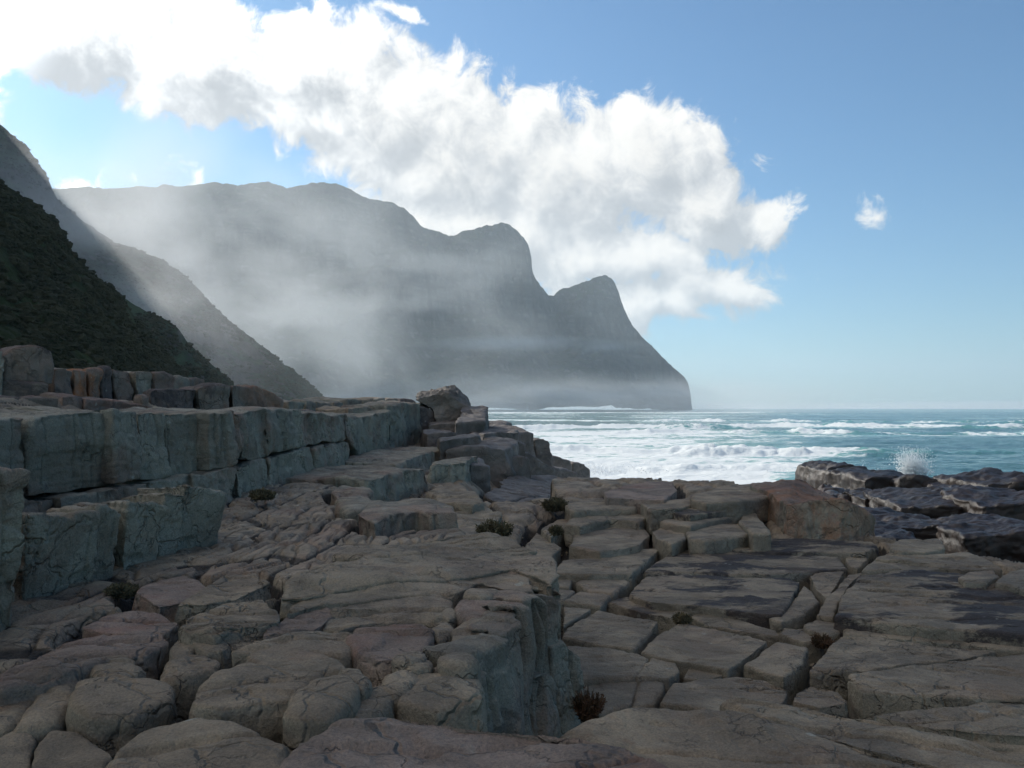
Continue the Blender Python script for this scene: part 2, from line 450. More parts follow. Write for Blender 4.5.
    foam_v = near + left + streak + far + np.clip(cr_, 0, 1.2) * 0.7 + 0.02
    shore = (1 - sstep(np.hypot((x - 3) / 14.0, (y - 52) / 24.0), 0.6, 1.5)) * 0.6
    foam_v = foam_v + shore
    foam_v = foam_v - sstep(ang, 0.33, 0.5) * (1 - sstep(d, 90, 160)) * 0.7
    co = np.stack([x, y, z], -1)
    o = mesh_np("sea", co, grid_faces(nr, len(u)), m, attr={"foam": np.clip(foam_v, 0, 1.4), "crest": np.clip(cr_, 0, 1)})
    link(o); o["kind"] = "structure"
make_sea()

# ------------------------------------------------------------------ haze
def make_haze():
    me = bpy.data.meshes.new("haze"); bm = bmesh.new()
    lo = Vector((-16000, -300, -60)); hi = Vector((16000, 10500, 520))
    lo.z = -12.5
    vs = [bm.verts.new((x, y, z)) for x in (lo.x, hi.x) for y in (lo.y, hi.y) for z in (lo.z, hi.z)]
    for f in ((0, 1, 3, 2), (4, 6, 7, 5), (0, 4, 5, 1), (2, 3, 7, 6), (0, 2, 6, 4), (1, 5, 7, 3)):
        bm.faces.new([vs[i] for i in f])
    bmesh.ops.recalc_face_normals(bm, faces=bm.faces)
    bm.to_mesh(me); bm.free()
    m = bpy.data.materials.new("haze_air"); m.use_nodes = True; T = NT(m.node_tree); m.node_tree.nodes.clear()
    v = T.n("ShaderNodeVolumePrincipled", ins={"Color": (0.80, 0.92, 1.0, 1), "Density": HAZE, "Anisotropy": 0.35})
    o = T.n("ShaderNodeOutputMaterial"); T.t.links.new(v.outputs[0], o.inputs[1])
    me.materials.append(m)
    ob = link(bpy.data.objects.new("haze", me)); ob["kind"] = "stuff"; ob["label"] = "pale sea haze over the bay"
    ob["category"] = "haze"
HAZE = 0.00014
make_haze()

def make_mist(name, label, loc, size, dens, scale, seedoff, rotz=0.0, steps=1.0):
    """a drifting bank of sea spray: an ellipsoid whose density thins towards its rim"""
    me = bpy.data.meshes.new(name); bm = bmesh.new()
    bmesh.ops.create_icosphere(bm, subdivisions=3, radius=1.0)
    bmesh.ops.scale(bm, vec=size, verts=bm.verts)
    bm.to_mesh(me); bm.free()
    m = bpy.data.materials.new("spray_mist"); m.use_nodes = True; T = NT(m.node_tree); m.node_tree.nodes.clear()
    tcn = T.n("ShaderNodeTexCoord").outputs["Object"]
    P = T.n("ShaderNodeNewGeometry").outputs["Position"]
    r = T.vm("LENGTH", T.vm("DIVIDE", tcn, size))
    fall = T.ss(r, 1.0, 0.15)
    nz = T.noise(T.vm("ADD", T.vm("MULTIPLY", P, scale), (seedoff, 0, 0)), 1.0, 3, 0.55, 0.5)
    d = T.m("MULTIPLY", T.m("MULTIPLY", fall, T.ss(nz, 0.40, 0.68)), dens)
    v = T.n("ShaderNodeVolumePrincipled", ins={"Color": (0.93, 0.95, 0.97, 1), "Density": d, "Anisotropy": 0.35})
    o = T.n("ShaderNodeOutputMaterial"); T.t.links.new(v.outputs[0], o.inputs[1])
    me.materials.append(m)
    ob = link(bpy.data.objects.new(name, me)); ob.location = loc; ob.rotation_euler = (0, 0, rotz)
    tag(ob, label, "mist", None, "stuff")
    return ob
make_mist("sea_mist", "bright mist drifting between the spur and the headland", (-215, 650, 70), (390, 160, 150), 0.0042, (0.013, 0.013, 0.02), 3.0)
make_mist("sea_mist", "low bank of spray along the foot of the headland", (60, 1150, 5), (560, 430, 52), 0.0042, (0.005, 0.005, 0.018), 13.0, rotz=R(-20))
make_mist("sea_mist", "thin streak of mist across the far headland peaks", (40, 1560, 118), (270, 160, 17), 0.0070, (0.003, 0.003, 0.01), 23.0, rotz=R(10))

make_mist("sea_mist", "shaft of sunlit mist crossing the foot of the spur", (-150, 340, 55), (125, 75, 85), 0.017, (0.016, 0.016, 0.02), 43.0)

make_mist("sea_mist", "pale haze lying on the water towards the horizon", (3200, 5600, -2), (6500, 3600, 60), 0.0016, (0.0006, 0.0006, 0.01), 63.0)
# ------------------------------------------------------------------ rock materials
def mat_rock(name, base=(0.325, 0.245, 0.165), pink=0.25, dark=0.35, orange=0.0, teal=0.5, wet=0.0, bump=0.85, wetline=False, white=0.0, dth=0.54, soil_shade=False):
    m, T = new_mat(name)
    geo = T.n("ShaderNodeNewGeometry"); P = geo.outputs["Position"]
    nzv = T.n("ShaderNodeSeparateXYZ", ins={0: geo.outputs["Normal"]}).outputs[2]
    big = T.noise(P, 0.55, 4, 0.55); mid = T.noise(P, 2.3, 6, 0.65, 0.4); fine = T.noise(P, 17.0, 6, 0.7)
    grain = T.noise(P, 90.0, 4, 0.75)
    c = T.mix(T.ss(mid, 0.32, 0.68), tuple(x * 0.60 for x in base), tuple(min(1, x * 1.25) for x in base))
    # cool skylight painted into the steep faces: greyer and greener than the tops
    side = T.m("MULTIPLY", T.ss(T.m("ADD", nzv, T.m("MULTIPLY", T.m("SUBTRACT", mid, 0.5), 0.6)), 0.72, 0.25), teal)
    c = T.mix(side, c, T.mix(T.ss(big, 0.35, 0.65), (0.20, 0.19, 0.15), (0.345, 0.32, 0.245)))
    pk = T.m("MULTIPLY", T.ss(T.noise(T.vm("ADD", P, (31, 7, 3)), 0.9, 5, 0.65), 0.50, 0.66), pink)
    c = T.mix(pk, c, (0.30, 0.15, 0.105))
    rust = T.m("MULTIPLY", T.ss(T.noise(T.vm("ADD", P, (3, 57, 13)), 3.1, 5, 0.7), 0.60, 0.72), 0.5)
    c = T.mix(rust, c, (0.20, 0.105, 0.06))
    if orange > 0:
        on = T.ss(T.noise(T.vm("MULTIPLY", P, (1.6, 1.6, 0.7)), 1.0, 6, 0.7), 0.42, 0.58)
        c = T.mix(T.m("MULTIPLY", on, orange), c, (0.36, 0.125, 0.035))
    dk = T.m("MULTIPLY", T.ss(T.noise(T.vm("MULTIPLY", P, (0.8, 1.5, 1.5)), 1.25, 7, 0.68, 0.3), dth, dth + 0.08), dark)
    c = T.mix(dk, c, (0.045, 0.036, 0.036))
    sp = T.ss(fine, 0.60, 0.72)
    c = T.mix(T.m("MULTIPLY", sp, 0.6), c, tuple(x * 0.35 for x in base))
    lt = T.ss(T.noise(T.vm("ADD", P, (9, 9, 9)), 11.0, 5, 0.7), 0.64, 0.74)
    c = T.mix(T.m("MULTIPLY", lt, (0.35 + white) * (1 - wet)), c, (0.50, 0.47, 0.41))
    # brown weathering stains, crusts of lichen, dirt in the cracks
    st = T.ss(T.noise(T.vm("ADD", T.vm("MULTIPLY", P, (1, 1, 1.6)), (77, 5, 41)), 0.8, 6, 0.62, 0.6), 0.50, 0.60)
    c = T.mix(T.m("MULTIPLY", st, 0.45), c, (0.17, 0.125, 0.088))
    vor = T.n("ShaderNodeTexVoronoi", ins={"Vector": T.vm("ADD", P, T.vm("SCALE", T.noise(P, 9.0, 3, col=True), 0.06)), "Scale": 6.0})
    spot = T.m("MULTIPLY", T.ss(vor.outputs[0], 0.20, 0.12), T.ss(T.noise(P, 1.7, 3), 0.52, 0.62))
    c = T.mix(T.m("MULTIPLY", spot, 0.55), c, T.mix(T.ss(mid, 0.45, 0.55), (0.06, 0.055, 0.05), (0.46, 0.45, 0.38)))
    ck2 = T.n("ShaderNodeTexVoronoi", feature="DISTANCE_TO_EDGE", ins={"Vector": T.vm("ADD", T.vm("MULTIPLY", P, (1.0, 2.6, 1.6)), T.vm("SCALE", T.noise(P, 2.6, 5, col=True), 1.1)), "Scale": 2.1}).outputs[0]
    ckm = T.m("MULTIPLY", T.ss(ck2, 0.022, 0.0), T.ss(T.noise(P, 1.1, 3), 0.46, 0.58))
    c = T.mix(T.m("MULTIPLY", ckm, 0.45), c, (0.05, 0.04, 0.035))
    if soil_shade:   # dark earth and litter in the joints, with the crevices' shade painted in
        so = T.n("ShaderNodeAttribute", attribute_name="soil_shade").outputs["Fac"]
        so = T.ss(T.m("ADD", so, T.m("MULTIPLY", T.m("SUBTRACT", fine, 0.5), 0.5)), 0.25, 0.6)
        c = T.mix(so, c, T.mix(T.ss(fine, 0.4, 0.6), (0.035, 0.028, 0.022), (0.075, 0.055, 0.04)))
    gr = T.n("ShaderNodeMapRange", ins={0: grain, 1: 0.3, 2: 0.7, 3: 0.68, 4: 1.28}).outputs[0]
    c = T.vm("SCALE", c, gr)
    rough = T.n("ShaderNodeMapRange", ins={0: mid, 1: 0.3, 2: 0.7, 3: 0.74, 4: 0.90}).outputs[0]
    w = wet
    if wetline:
        pz = T.n("ShaderNodeSeparateXYZ", ins={0: P}).outputs[2]
        w = T.ss(T.m("ADD", pz, T.m("MULTIPLY", T.m("SUBTRACT", big, 0.5), 0.8)), -0.35, -0.9)
        c = T.mix(w, c, T.vm("MULTIPLY", c, (0.13, 0.10, 0.095)))
        rough = T.m("SUBTRACT", 0.74, T.m("MULTIPLY", w, 0.36))
    elif wet > 0:
        c = T.vm("SCALE", c, 1 - 0.85 * wet)
        rough = 0.88 - 0.42 * wet
        bump = bump * (1 - 0.6 * wet)
    hgt = T.m("ADD", T.m("MULTIPLY", fine, 0.6), T.m("ADD", T.m("MULTIPLY", grain, 0.12), T.m("MULTIPLY", mid, 0.9)))
    # thin weathering cracks
    ck = T.n("ShaderNodeTexVoronoi", feature="DISTANCE_TO_EDGE", ins={"Vector": T.vm("ADD", T.vm("MULTIPLY", P, (1.0, 1.7, 1.3)), T.vm("SCALE", T.noise(P, 2.0, 4, col=True), 0.9)), "Scale": 1.3}).outputs[0]
    hgt = T.m("SUBTRACT", hgt, T.m("MULTIPLY", T.m("MULTIPLY", T.ss(ck, 0.035, 0.0), T.ss(big, 0.45, 0.6)), 0.6))
    hgt = T.m("SUBTRACT", hgt, T.m("MULTIPLY", ckm, 0.35))
    bp = T.n("ShaderNodeBump", ins={"Height": hgt, "Strength": bump, "Distance": 0.08})
    finish(T, c, rough, bp.outputs[0], 0.35)
    return m
M_rock = mat_rock("weathered_sandstone")
M_grey = mat_rock("grey_sandstone", (0.32, 0.248, 0.172), pink=0.16, dark=0.3)
M_pink = mat_rock("pink_sandstone", (0.299, 0.216, 0.167), pink=0.7, dark=0.2, teal=0.3)
M_wall = mat_rock("ledge_sandstone", (0.31, 0.265, 0.20), pink=0.45, dark=0.35, teal=0.9, white=0.1)
M_stain = mat_rock("lichen_stained_sandstone", (0.295, 0.228, 0.158), pink=0.1, dark=0.95, dth=0.475)
M_dark = mat_rock("dark_lichen_rock", (0.12, 0.09, 0.08), pink=0.1, dark=0.7, teal=0.1)
M_orange = mat_rock("orange_lichen_rock", (0.229, 0.167, 0.132), pink=0.4, dark=0.3, orange=0.45, teal=0.9)
M_wet = mat_rock("wet_rock", (0.085, 0.045, 0.032), pink=0.08, dark=0.8, wet=0.95, teal=0.1)
M_spray = mat_rock("sea_washed_rock", (0.32, 0.26, 0.22), pink=0.2, dark=0.4, wet=0.62, teal=0.2)
M_ground = mat_rock("bedrock", (0.315, 0.238, 0.162), pink=0.3, dark=0.45, teal=0.45, wetline=True, soil_shade=True)

# ------------------------------------------------------------------ rock builder
FOOT = []        # outlines of the blocks on the ground, for the crevices round them
_tmpcol = None
def remesh(top, bot, v, smooth):
    bm = bmesh.new()
    n = len(top)
    vt = [bm.verts.new(p) for p in top]; vb = [bm.verts.new(p) for p in bot]
    ft = bm.faces.new(vt); fb = bm.faces.new(vb[::-1])
    for i in range(n):
        j = (i + 1) % n
        bm.faces.new((vt[j], vt[i], vb[i], vb[j]))
    bmesh.ops.triangulate(bm, faces=[ft, fb])
    bmesh.ops.recalc_face_normals(bm, faces=bm.faces)
    me = bpy.data.meshes.new("tmp"); bm.to_mesh(me); bm.free()
    o = bpy.data.objects.new("tmp", me); C.objects.link(o)
    r = o.modifiers.new("r", "REMESH"); r.mode = "VOXEL"; r.voxel_size = v
    s = o.modifiers.new("s", "SMOOTH"); s.iterations = smooth; s.factor = 0.5
    dg = bpy.context.evaluated_depsgraph_get(); dg.update()
    ev = o.evaluated_get(dg); em = ev.to_mesh()
    nv, nf = len(em.vertices), len(em.polygons)
    co = np.empty(nv * 3, dtype=np.float32); em.vertices.foreach_get("co", co)
    no = np.empty(nv * 3, dtype=np.float32); em.vertices.foreach_get("normal", no)
    tot = np.empty(nf, dtype=np.int32); em.polygons.foreach_get("loop_total", tot)
    li = np.empty(len(em.loops), dtype=np.int32); em.loops.foreach_get("vertex_index", li)
    ev.to_mesh_clear()
    bpy.data.objects.remove(o); bpy.data.meshes.remove(me)
    assert (tot == 4).all()
    return co.reshape(-1, 3).astype(float), no.reshape(-1, 3).astype(float), li.reshape(-1, 4)

def shape_rock(top, bot, D, rnd=1.0, amp=1.0, flute=0.0, groove=0.0, gang=10.0, strata=0.0, seed=0, vox=None, warp=1.0):
    top = np.asarray(top, float); bot = np.asarray(bot, float)
    ext = np.r_[top, bot]; e = ext.max(0) - ext.min(0)
    area = 2 * (e[0] * e[1] + e[0] * e[2] + e[1] * e[2])
    v = max(0.012, 0.0024 * D) if vox is None else vox
    v = max(v, math.sqrt(area / 70000))
    v = min(v, max(e[2], 0.08) / 4)
    target = 0.034 * rnd * (1 + D * 0.02)            # rounding radius in metres
    it = int(np.clip((target / v) ** 2 * 0.9, 2, 60))
    co, no, f = remesh(top, bot, v, it)
    if len(co) == 0:
        raise RuntimeError("empty rock")
    sc = amp * (0.6 + 0.4 * min(1.0, e.max()))
    # outlines are never straight: bend the whole block sideways a little
    ws = warp * min(0.4, 0.016 + 0.0040 * D)
    wf = 1.0 / (0.35 + 0.035 * D)
    for ax_ in (0, 1, 2):
        co[:, ax_] += fbm(co * wf + 31.7 * ax_, 3, 50 + ax_) * ws * (0.6 if ax_ == 2 else 1.5)
    am = 1 + D * 0.03
    d = fbm(co * 1.1, 3, 100) * 0.055 * sc * am + fbm(co * 4.1, 4, 200, 0.6) * 0.020 * sc * am + fbm(co * 17, 3, 300, .6) * 0.0055
    # shallow scabs that flaked off
    fl = fbm(co * np.array([2.3, 3.1, 6.0]), 3, 400)
    d -= sstep(fl, 0.06, 0.12) * 0.014 * sc
    up = sstep(no[:, 2], 0.35, 0.8); side = 1 - sstep(np.abs(no[:, 2]), 0.3, 0.75)
    ca, sa = math.cos(R(gang)), math.sin(R(gang))
    al = co[:, 0] * ca + co[:, 1] * sa; ac = -co[:, 0] * sa + co[:, 1] * ca
    g0 = fbm(P3(al * 0.55, ac * 3.0 + fbm(P3(al * 0.8, ac * 0.8), 2, 5) * 1.0), 4, 500, 0.5)
    line = 1 - sstep(np.abs(g0), 0.0, 0.09)
    d -= up * (groove * 0.050 * line + 0.006 * line * sc)
    d += up * groove * 0.03 * g0
    if flute > 0:
        q = np.c_[co[:, 0] * 3.4, co[:, 1] * 3.4, co[:, 2] * 0.55]
        h = fbm(q, 3, 600); hl = 1 - sstep(np.abs(h), 0.0, 0.10)
        d += side * flute * (0.07 * h - 0.075 * hl)
    if strata > 0:
        zz = co[:, 2] * 5 + fbm(co * np.array([0.7, 0.7, 2.0]), 3, 700) * 1.6
        h = fbm(P3(zz, 0 * zz, 0 * zz), 3, 710); hl = 1 - sstep(np.abs(h), 0.0, 0.16)
        d -= side * strata * 0.05 * hl
        d += side * strata * 0.05 * h
    co = co + no * d[:, None]
    return co, f

def put(name, label, co, f, mat, group=None, cat="rock", parent=None):
    lo, hi = co.min(0), co.max(0)
    org = np.array([(lo[0] + hi[0]) / 2, (lo[1] + hi[1]) / 2, lo[2]])
    o = mesh_np(name, co, f, mat, origin=org)
    link(o, parent)
    tag(o, label, cat, group, "thing")
    return o

def slab(name, label, z, h, pts, mat=None, group=None, flare=0.03, foot=True, cat="rock", **kw):
    """a block whose top outline is seen at pts = (px, py[, z])"""
    mat = mat or M_rock
    top = np.array([atz(p[0], p[1], p[2] if len(p) > 2 else z) for p in pts])
    # pull the outline in a little: the rounding eats the crest
    c = top.mean(0)
    if kw.get("rnd", 1) >= 1.3 and foot:
        dv = (top - c)[:, :2]
        top[:, :2] += dv / (np.hypot(*dv.T)[:, None] + 1e-6) * 0.022 * top[:, 1:2] / 4.0
    bot = top.copy(); dirs = (top - c)[:, :2]; L = np.hypot(*dirs.T)[:, None] + 1e-6
    bot[:, :2] += dirs / L * flare
    bot[:, 2] = top[:, 2] - h
    if foot: FOOT.append((top[:, :2].copy(), float(top[:, 2].mean())))
    D = top[:, 1].min()
    co, f = shape_rock(top, bot, max(D, 1.5), **kw)
    return put(name, label, co, f, mat, group, cat)

def wallrock(name, label, pts, back, mat=None, group=None, lean=0.04, backz=0.0, foot=True, cat="rock", sink=0.25, **kw):
    """a block whose front face is seen between rows: pts = (px, top row, bottom row, D), left to right"""
    mat = mat or M_wall
    ft = np.array([at(p[0], p[1], p[3]) for p in pts]); fb = np.array([at(p[0], p[2], p[3]) for p in pts])
    fb[:, 2] -= sink
    d = np.array([back[0], back[1], backz])
    top = np.r_[ft, (ft + d)[::-1]]
    bt = ft + d; bt[:, 2] = fb[:, 2]
    nb = np.hypot(back[0], back[1])
    fb2 = fb - np.array([back[0], back[1], 0]) / nb * lean
    bot = np.r_[fb2, bt[::-1]]
    if foot: FOOT.append((top[:, :2].copy(), float(ft[:, 2].mean())))
    co, f = shape_rock(top, bot, max(min(p[3] for p in pts), 1.5), **kw)
    return put(name, label, co, f, mat, group, cat)

M_rust = mat_rock("rust_orange_rock", (0.26, 0.17, 0.12), pink=0.4, dark=0.3, orange=0.85, teal=0.3)

M_bright = mat_rock("pale_knobbly_rock", (0.26, 0.22, 0.185), pink=0.1, dark=0.5, wet=0.40, teal=0.2)

M_tier = mat_rock("reddish_grey_rock", (0.17, 0.125, 0.105), pink=0.5, dark=0.6, orange=0.12, teal=0.35)
# ------------------------------------------------------------------ the ledge at the left
G_LEDGE = "joint bounded blocks of the long rock ledge"
LB = (-1.6, 0.5)
def lf(px):   # distance of the ledge front at a picture column
    return float(np.interp(px, [-120, -60, 0, 110, 230, 330, 400, 430], [5.6, 6.4, 7.4, 8.8, 11.2, 16.5, 26.0, 31.0]))
def lt_(px): return float(np.interp(px, [-120, 0, 26, 80, 112, 140, 165, 210, 240, 290, 330, 365, 400, 425], [420, 419, 418, 410, 409, 411, 411, 412, 409, 407, 410, 411, 404, 402]))
def lc(px): return float(np.interp(px, [-120, 0, 40, 180, 230, 290, 340, 400, 430], [525, 505, 498, 477, 467, 452, 442, 430, 426]))
def lb(px): return float(np.interp(px, [-120, 0, 100, 230, 270, 330, 400, 440], [590, 545, 525, 497, 487, 471, 450, 438]))
ul = [(-120, 25, "smooth grey green ledge block at the far left above the crack"), (28, 112, "broad pale ledge block with a brown stain, above the long crack"),
      (114, 141, "narrow light ledge block with a stepped shoulder beside the broad pale block"), (143, 167, "slender brownish ledge block right of the stepped one"),
      (169, 206, "brown fluted ledge block near the middle of the upper bed"), (208, 238, "green grey ledge block with two upright joints"),
      (240, 266, "pale ledge block with a rounded top under the bushy crest"), (268, 300, "ledge block with a reddish top over the long crack"),
      (302, 346, "ledge block sloping down above the dark overhang"), (348, 388, "rounded ledge block before the end of the ledge"), (390, 428, "last tall ledge block, nearest the perched boulder")]
for i, (a, b, lab) in enumerate(ul):
    n = 4; xs = np.linspace(a - 1.3, b + 1.3, n)
    dd = [0.0, 0.12, -0.10, 0.06, 0.18, -0.08, 0.10, -0.04, 0.16, -0.12, 0.05][i]
    wallrock("ledge_block", lab, [(x, lt_(x) + [0, 1, -1, 0, 1, 0, 1, 3, 4, 5, 0][i], (lc(x) - 1.5) if x < 350 else lb(x), lf(x) + dd) for x in xs], LB, M_wall, G_LEDGE, sink=0.0 if a < 350 else 0.3, warp=0.9, rnd=1.7, flute=(0.6 if i < 4 else 1.2), strata=0.25, groove=0.3, gang=80, lean=0.03, foot=False)
ll = [(-120, 60, "low bed block under the crack at the far left"), (62, 150, "low bed block behind the row of rounded blocks"), (152, 192, "low bed block with a broken brown face"), (194, 232, "hunched low bed block beside the round blocks"),
      (234, 268, "low bed block with one upright joint under the crack"), (270, 312, "dark low bed block at the foot of the ledge"), (314, 348, "shadowed low bed block under the overhang")]
for i, (a, b, lab) in enumerate(ll):
    xs = np.linspace(a, b, 4)
    wallrock("low_ledge_block", lab, [(x, lc(x) + 1.5, lb(x), lf(x) - 0.12 - 0.1 * (i % 2)) for x in xs], LB, M_wall, "blocks of the thin bed under the ledge", sink=0.3, rnd=0.9, flute=0.5, strata=0.3, lean=0.05, foot=False)

# tiers behind the ledge
def tier(name, lab, a, b, ta, tb, ba, bb, Da, Db, back, mat, grp, bow=0.0, **kw):
    xs = np.linspace(0, 1, 5)
    pts = [(a + (b - a) * s, ta + (tb - ta) * s - bow * math.sin(math.pi * s), ba + (bb - ba) * s, Da + (Db - Da) * s) for s in xs]
    kw.setdefault("sink", 0.5)
    return wallrock(name, lab, pts, back, mat, grp, foot=False, **kw)
GT = "weathered rock blocks stacked behind the ledge"
tier("rock_block", "dark shelf block on the ledge top at the left edge", -60, 62, 397, 398, 425, 422, 11.5, 13.0, (-1.8, 1.5), M_tier, GT, 2, rnd=1.5, flute=0.6, strata=.5)
tier("rock_block", "blue grey shelf block beside the dark shelf block", 60, 84, 394, 397, 420, 420, 13.2, 13.8, (-1.5, 1.5), M_tier, GT, 1, rnd=1.6, flute=0.5)
tier("rock_block", "long low brown shelf block on top of the pale ledge block", 82, 166, 397, 408, 416, 418, 13.6, 15.5, (-1.5, 2.5), M_tier, GT, 3, rnd=1.8, strata=0.7, groove=.6)
tier("rock_block", "small rounded stone on the shelf before the dark block", 138, 150, 394, 395, 410, 410, 15.5, 15.7, (-0.4, 0.8), M_tier, GT, 1, rnd=1.5)
tier("rock_block", "dark block with pale streaks standing above the ledge", 151, 196, 389, 389, 416, 415, 16.5, 17.4, (-1.2, 2.5), M_dark, GT, 1, rnd=1.0, flute=0.8)
tier("rock_block", "brown block with a scrubby top above the ledge", 197, 232, 387, 386, 414, 412, 17.6, 18.4, (-1.4, 2.5), M_tier, GT, 3, rnd=1.3, flute=0.5, strata=.5)
tier("rock_block", "sloping grey block with a brown back above the ledge", 233, 268, 385, 396, 410, 409, 18.5, 19.5, (-1.4, 3), M_tier, GT, 4, rnd=1.4, flute=0.7)
tier("rock_block", "rusty lump behind the sloping grey block", 246, 284, 385, 400, 410, 410, 21.0, 22.5, (-1.4, 3), M_orange, GT, 4, rnd=1.8)
GO = "orange stained blocks in the row below the hillside"
ox = [(52, 70, 369, 371), (71, 84, 370, 371), (85, 99, 369, 370), (100, 113, 369, 369), (114, 134, 369, 371), (135, 152, 370, 373), (153, 172, 373, 377), (173, 188, 377, 379), (189, 204, 378, 381)]
on = ["reddish brown block beside the upright boulder", "bright orange block in the row below the hillside", "second orange block in the row, rust coloured", "dark narrow block next to the orange ones",
      "dark block with a curved edge in the orange row", "pale fluted block with an arched top in the row", "light grey ribbed block toward the end of the row", "low grey block near the end of the row", "last low block of the row at the foot of the slope"]
for i, (a, b, t0, t1) in enumerate(ox):
    D0 = 19 + i * 0.55
    tier("rock_block", on[i], a, b, t0, t1, 396, 397, D0, D0 + 0.5, (-1.8, 2.2), [M_tier, M_rust, M_rust, M_dark, M_tier, M_wall, M_tier, M_wall, M_tier][i], GO, 1.0, rnd=1.0, flute=0.7)
tier("rock_block", "dark red block at the left edge beside the upright boulder", -70, 2, 356, 352, 392, 392, 16.0, 17.0, (-2, 2), M_orange, GO, 2, rnd=1.3, flute=0.7)
tier("boulder", "upright reddish boulder standing on a bluish foot at the left", 4, 52, 356, 352, 385, 384, 17.2, 17.8, (-1.3, 1.2), M_tier, None, 8, rnd=1.8, flute=0.6, sink=0.0, cat="boulder")
tier("rock_block", "pale bluish block under the upright boulder", -30, 48, 385, 384, 398, 396, 16.9, 17.4, (-1.5, 1.2), M_tier, GT, 1, rnd=1.0, flute=0.5)
GF = "even capstones in a row along the far ledge"
fx = [(288, 306), (307, 316), (317, 332), (333, 344), (345, 361), (362, 372), (373, 386), (387, 399), (400, 416)]
fn_ = ["first capstone of the far row, just right of the rusty lump", "short capstone second in the far row", "square capstone third in the far row", "narrow capstone fourth in the far row", "highest capstone in the middle of the far row",
       "capstone right of the highest one in the far row", "broad capstone seventh in the far row", "pointed capstone next to last in the far row", "dark lump closing the far row before the perched boulder"]
for i, (a, b) in enumerate(fx):
    tp = [402, 402, 401, 400, 398, 399, 399, 399, 401][i]
    D0 = 25 + i * 1.0
    tier("capstone", fn_[i], a, b, tp, tp, 412, 412, D0, D0 + 0.8, (-2.0, 2.0), [M_wall, M_wall, M_wall, M_wall, M_wall, M_rock, M_wall, M_wall, M_dark][i], GF, .7, rnd=.9, flute=0.6)
tier("rock_block", "reddish crest block on the ledge under the far capstones", 304, 352, 412, 417, 428, 434, 18.5, 21.0, (-1.5, 2.5), M_pink, GT, 2, rnd=2.0, strata=.4)
tier("rock_block", "brown overhanging block behind the rounded ledge block", 350, 392, 407, 414, 430, 430, 23, 26, (-1.5, 2.5), M_rock, GT, 3, rnd=2.0, strata=.4)
tier("rock_block", "dark lump between the ledge end and the perched boulder", 414, 440, 406, 412, 432, 434, 29, 29.5, (-1.5, 2), M_dark, None, 3, rnd=1.6)

# the round shouldered blocks in front of the ledge
GN = "round shouldered blocks lying before the ledge"
nb = [(-130, -22, 474, 474, 640, 622, 4.1, 4.35, "massive block cut by the left edge of the picture"), (-20, 31, 470, 472, 618, 600, 4.45, 4.7, "tall block at the left edge with a pale round pit"),
      (30, 76, 517, 519, 600, 590, 5.2, 5.6, "low grey block leaning on the tall left one"), (78, 101, 516, 513, 590, 583, 5.6, 5.8, "narrow upright block third from the left edge"),
      (102, 121, 506, 512, 582, 575, 5.85, 6.05, "thin slightly taller block beside a brown hollow"), (122, 134, 500, 500, 572, 568, 6.35, 6.5, "brown recessed sliver between two pale blocks"),
      (134, 167, 500, 506, 566, 558, 6.2, 6.6, "pale block with a peaked shoulder in the middle of the row"), (168, 188, 492, 494, 558, 550, 6.7, 6.95, "upright block between the peaked and the last blocks"),
      (189, 224, 484, 494, 548, 535, 7.0, 7.5, "last large block of the row, green grey with a pointed nose")]
for i, (a, b, ta, tb, ba, bb, Da, Db, lab) in enumerate(nb):
    xs = np.linspace(0, 1, 4)
    a, b = a - 1.5, b + 1.5
    pts = [(a + (b - a) * s, ta + (tb - ta) * s - (1.5 if i not in (5,) else 0) * math.sin(math.pi * s) ** 0.5, ba + (bb - ba) * s, Da + (Db - Da) * s) for s in xs]
    wallrock("shouldered_block", lab, pts, (-0.60, 0.42), M_wall, GN, backz=-0.07, rnd=1.1, warp=0.6, flute=0.25, strata=0.1, groove=0.15, gang=60, lean=-0.16, sink=0.25, amp=1.2)

# ------------------------------------------------------------------ stepped slabs toward the sea
GS = "tilted blocks stepping down to the surf"
def blk(lab, a, b, ta, tb, ba, bb, Da, Db, back, mat=None, bow=0, name="tilted_block", grp=GS, **kw):
    kw.setdefault("sink", 0.6); kw.setdefault("rnd", 0.8)
    xs = np.linspace(0, 1, 4)
    pts = [(a + (b - a) * s, ta + (tb - ta) * s - bow * math.sin(math.pi * s), ba + (bb - ba) * s, Da + (Db - Da) * s) for s in xs]
    return wallrock(name, lab, pts, back, mat or M_spray, grp, foot=False, **kw)
blk("flat bright topped slab under the perched boulder", 430, 462, 424, 424, 436, 436, 27, 27, (-0.3, 4), bow=1)
blk("pale slab step below the flat topped slab", 426, 458, 432, 433, 444, 445, 25, 25.3, (-0.3, 2), bow=1)
blk("square dark block right of the perched boulder", 456, 486, 424, 421, 438, 440, 26, 26.6, (0.0, 3.4), backz=.5, strata=.6)
blk("small grey lump at the top of the steps behind the square block", 485, 509, 424, 423, 436, 436, 31, 31.5, (0, 2), bow=3)
blk("low dark bar below the square dark block", 440, 482, 441, 436, 451, 448, 21.5, 22.5, (-0.2, 2.5), strata=.5)
blk("long dark block stepping down behind the big dark one", 484, 520, 435, 431, 446, 447, 25, 26.5, (-0.3, 3), bow=1, strata=.6)
blk("upper slanted slab ending over the surf", 512, 537, 436, 433, 470, 475, 28, 29, (-1.6, 3), bow=3, backz=.4, strata=.9)
blk("slanted slab with a notch above the white water", 534, 551, 439, 440, 470, 476, 31, 31.5, (-1.4, 2.5), bow=2, strata=.9)
blk("pale slanted slab between the dark block and the surf", 500, 526, 445, 446, 482, 482, 24, 24.6, (-1.2, 3), bow=3, backz=.4, strata=.9)
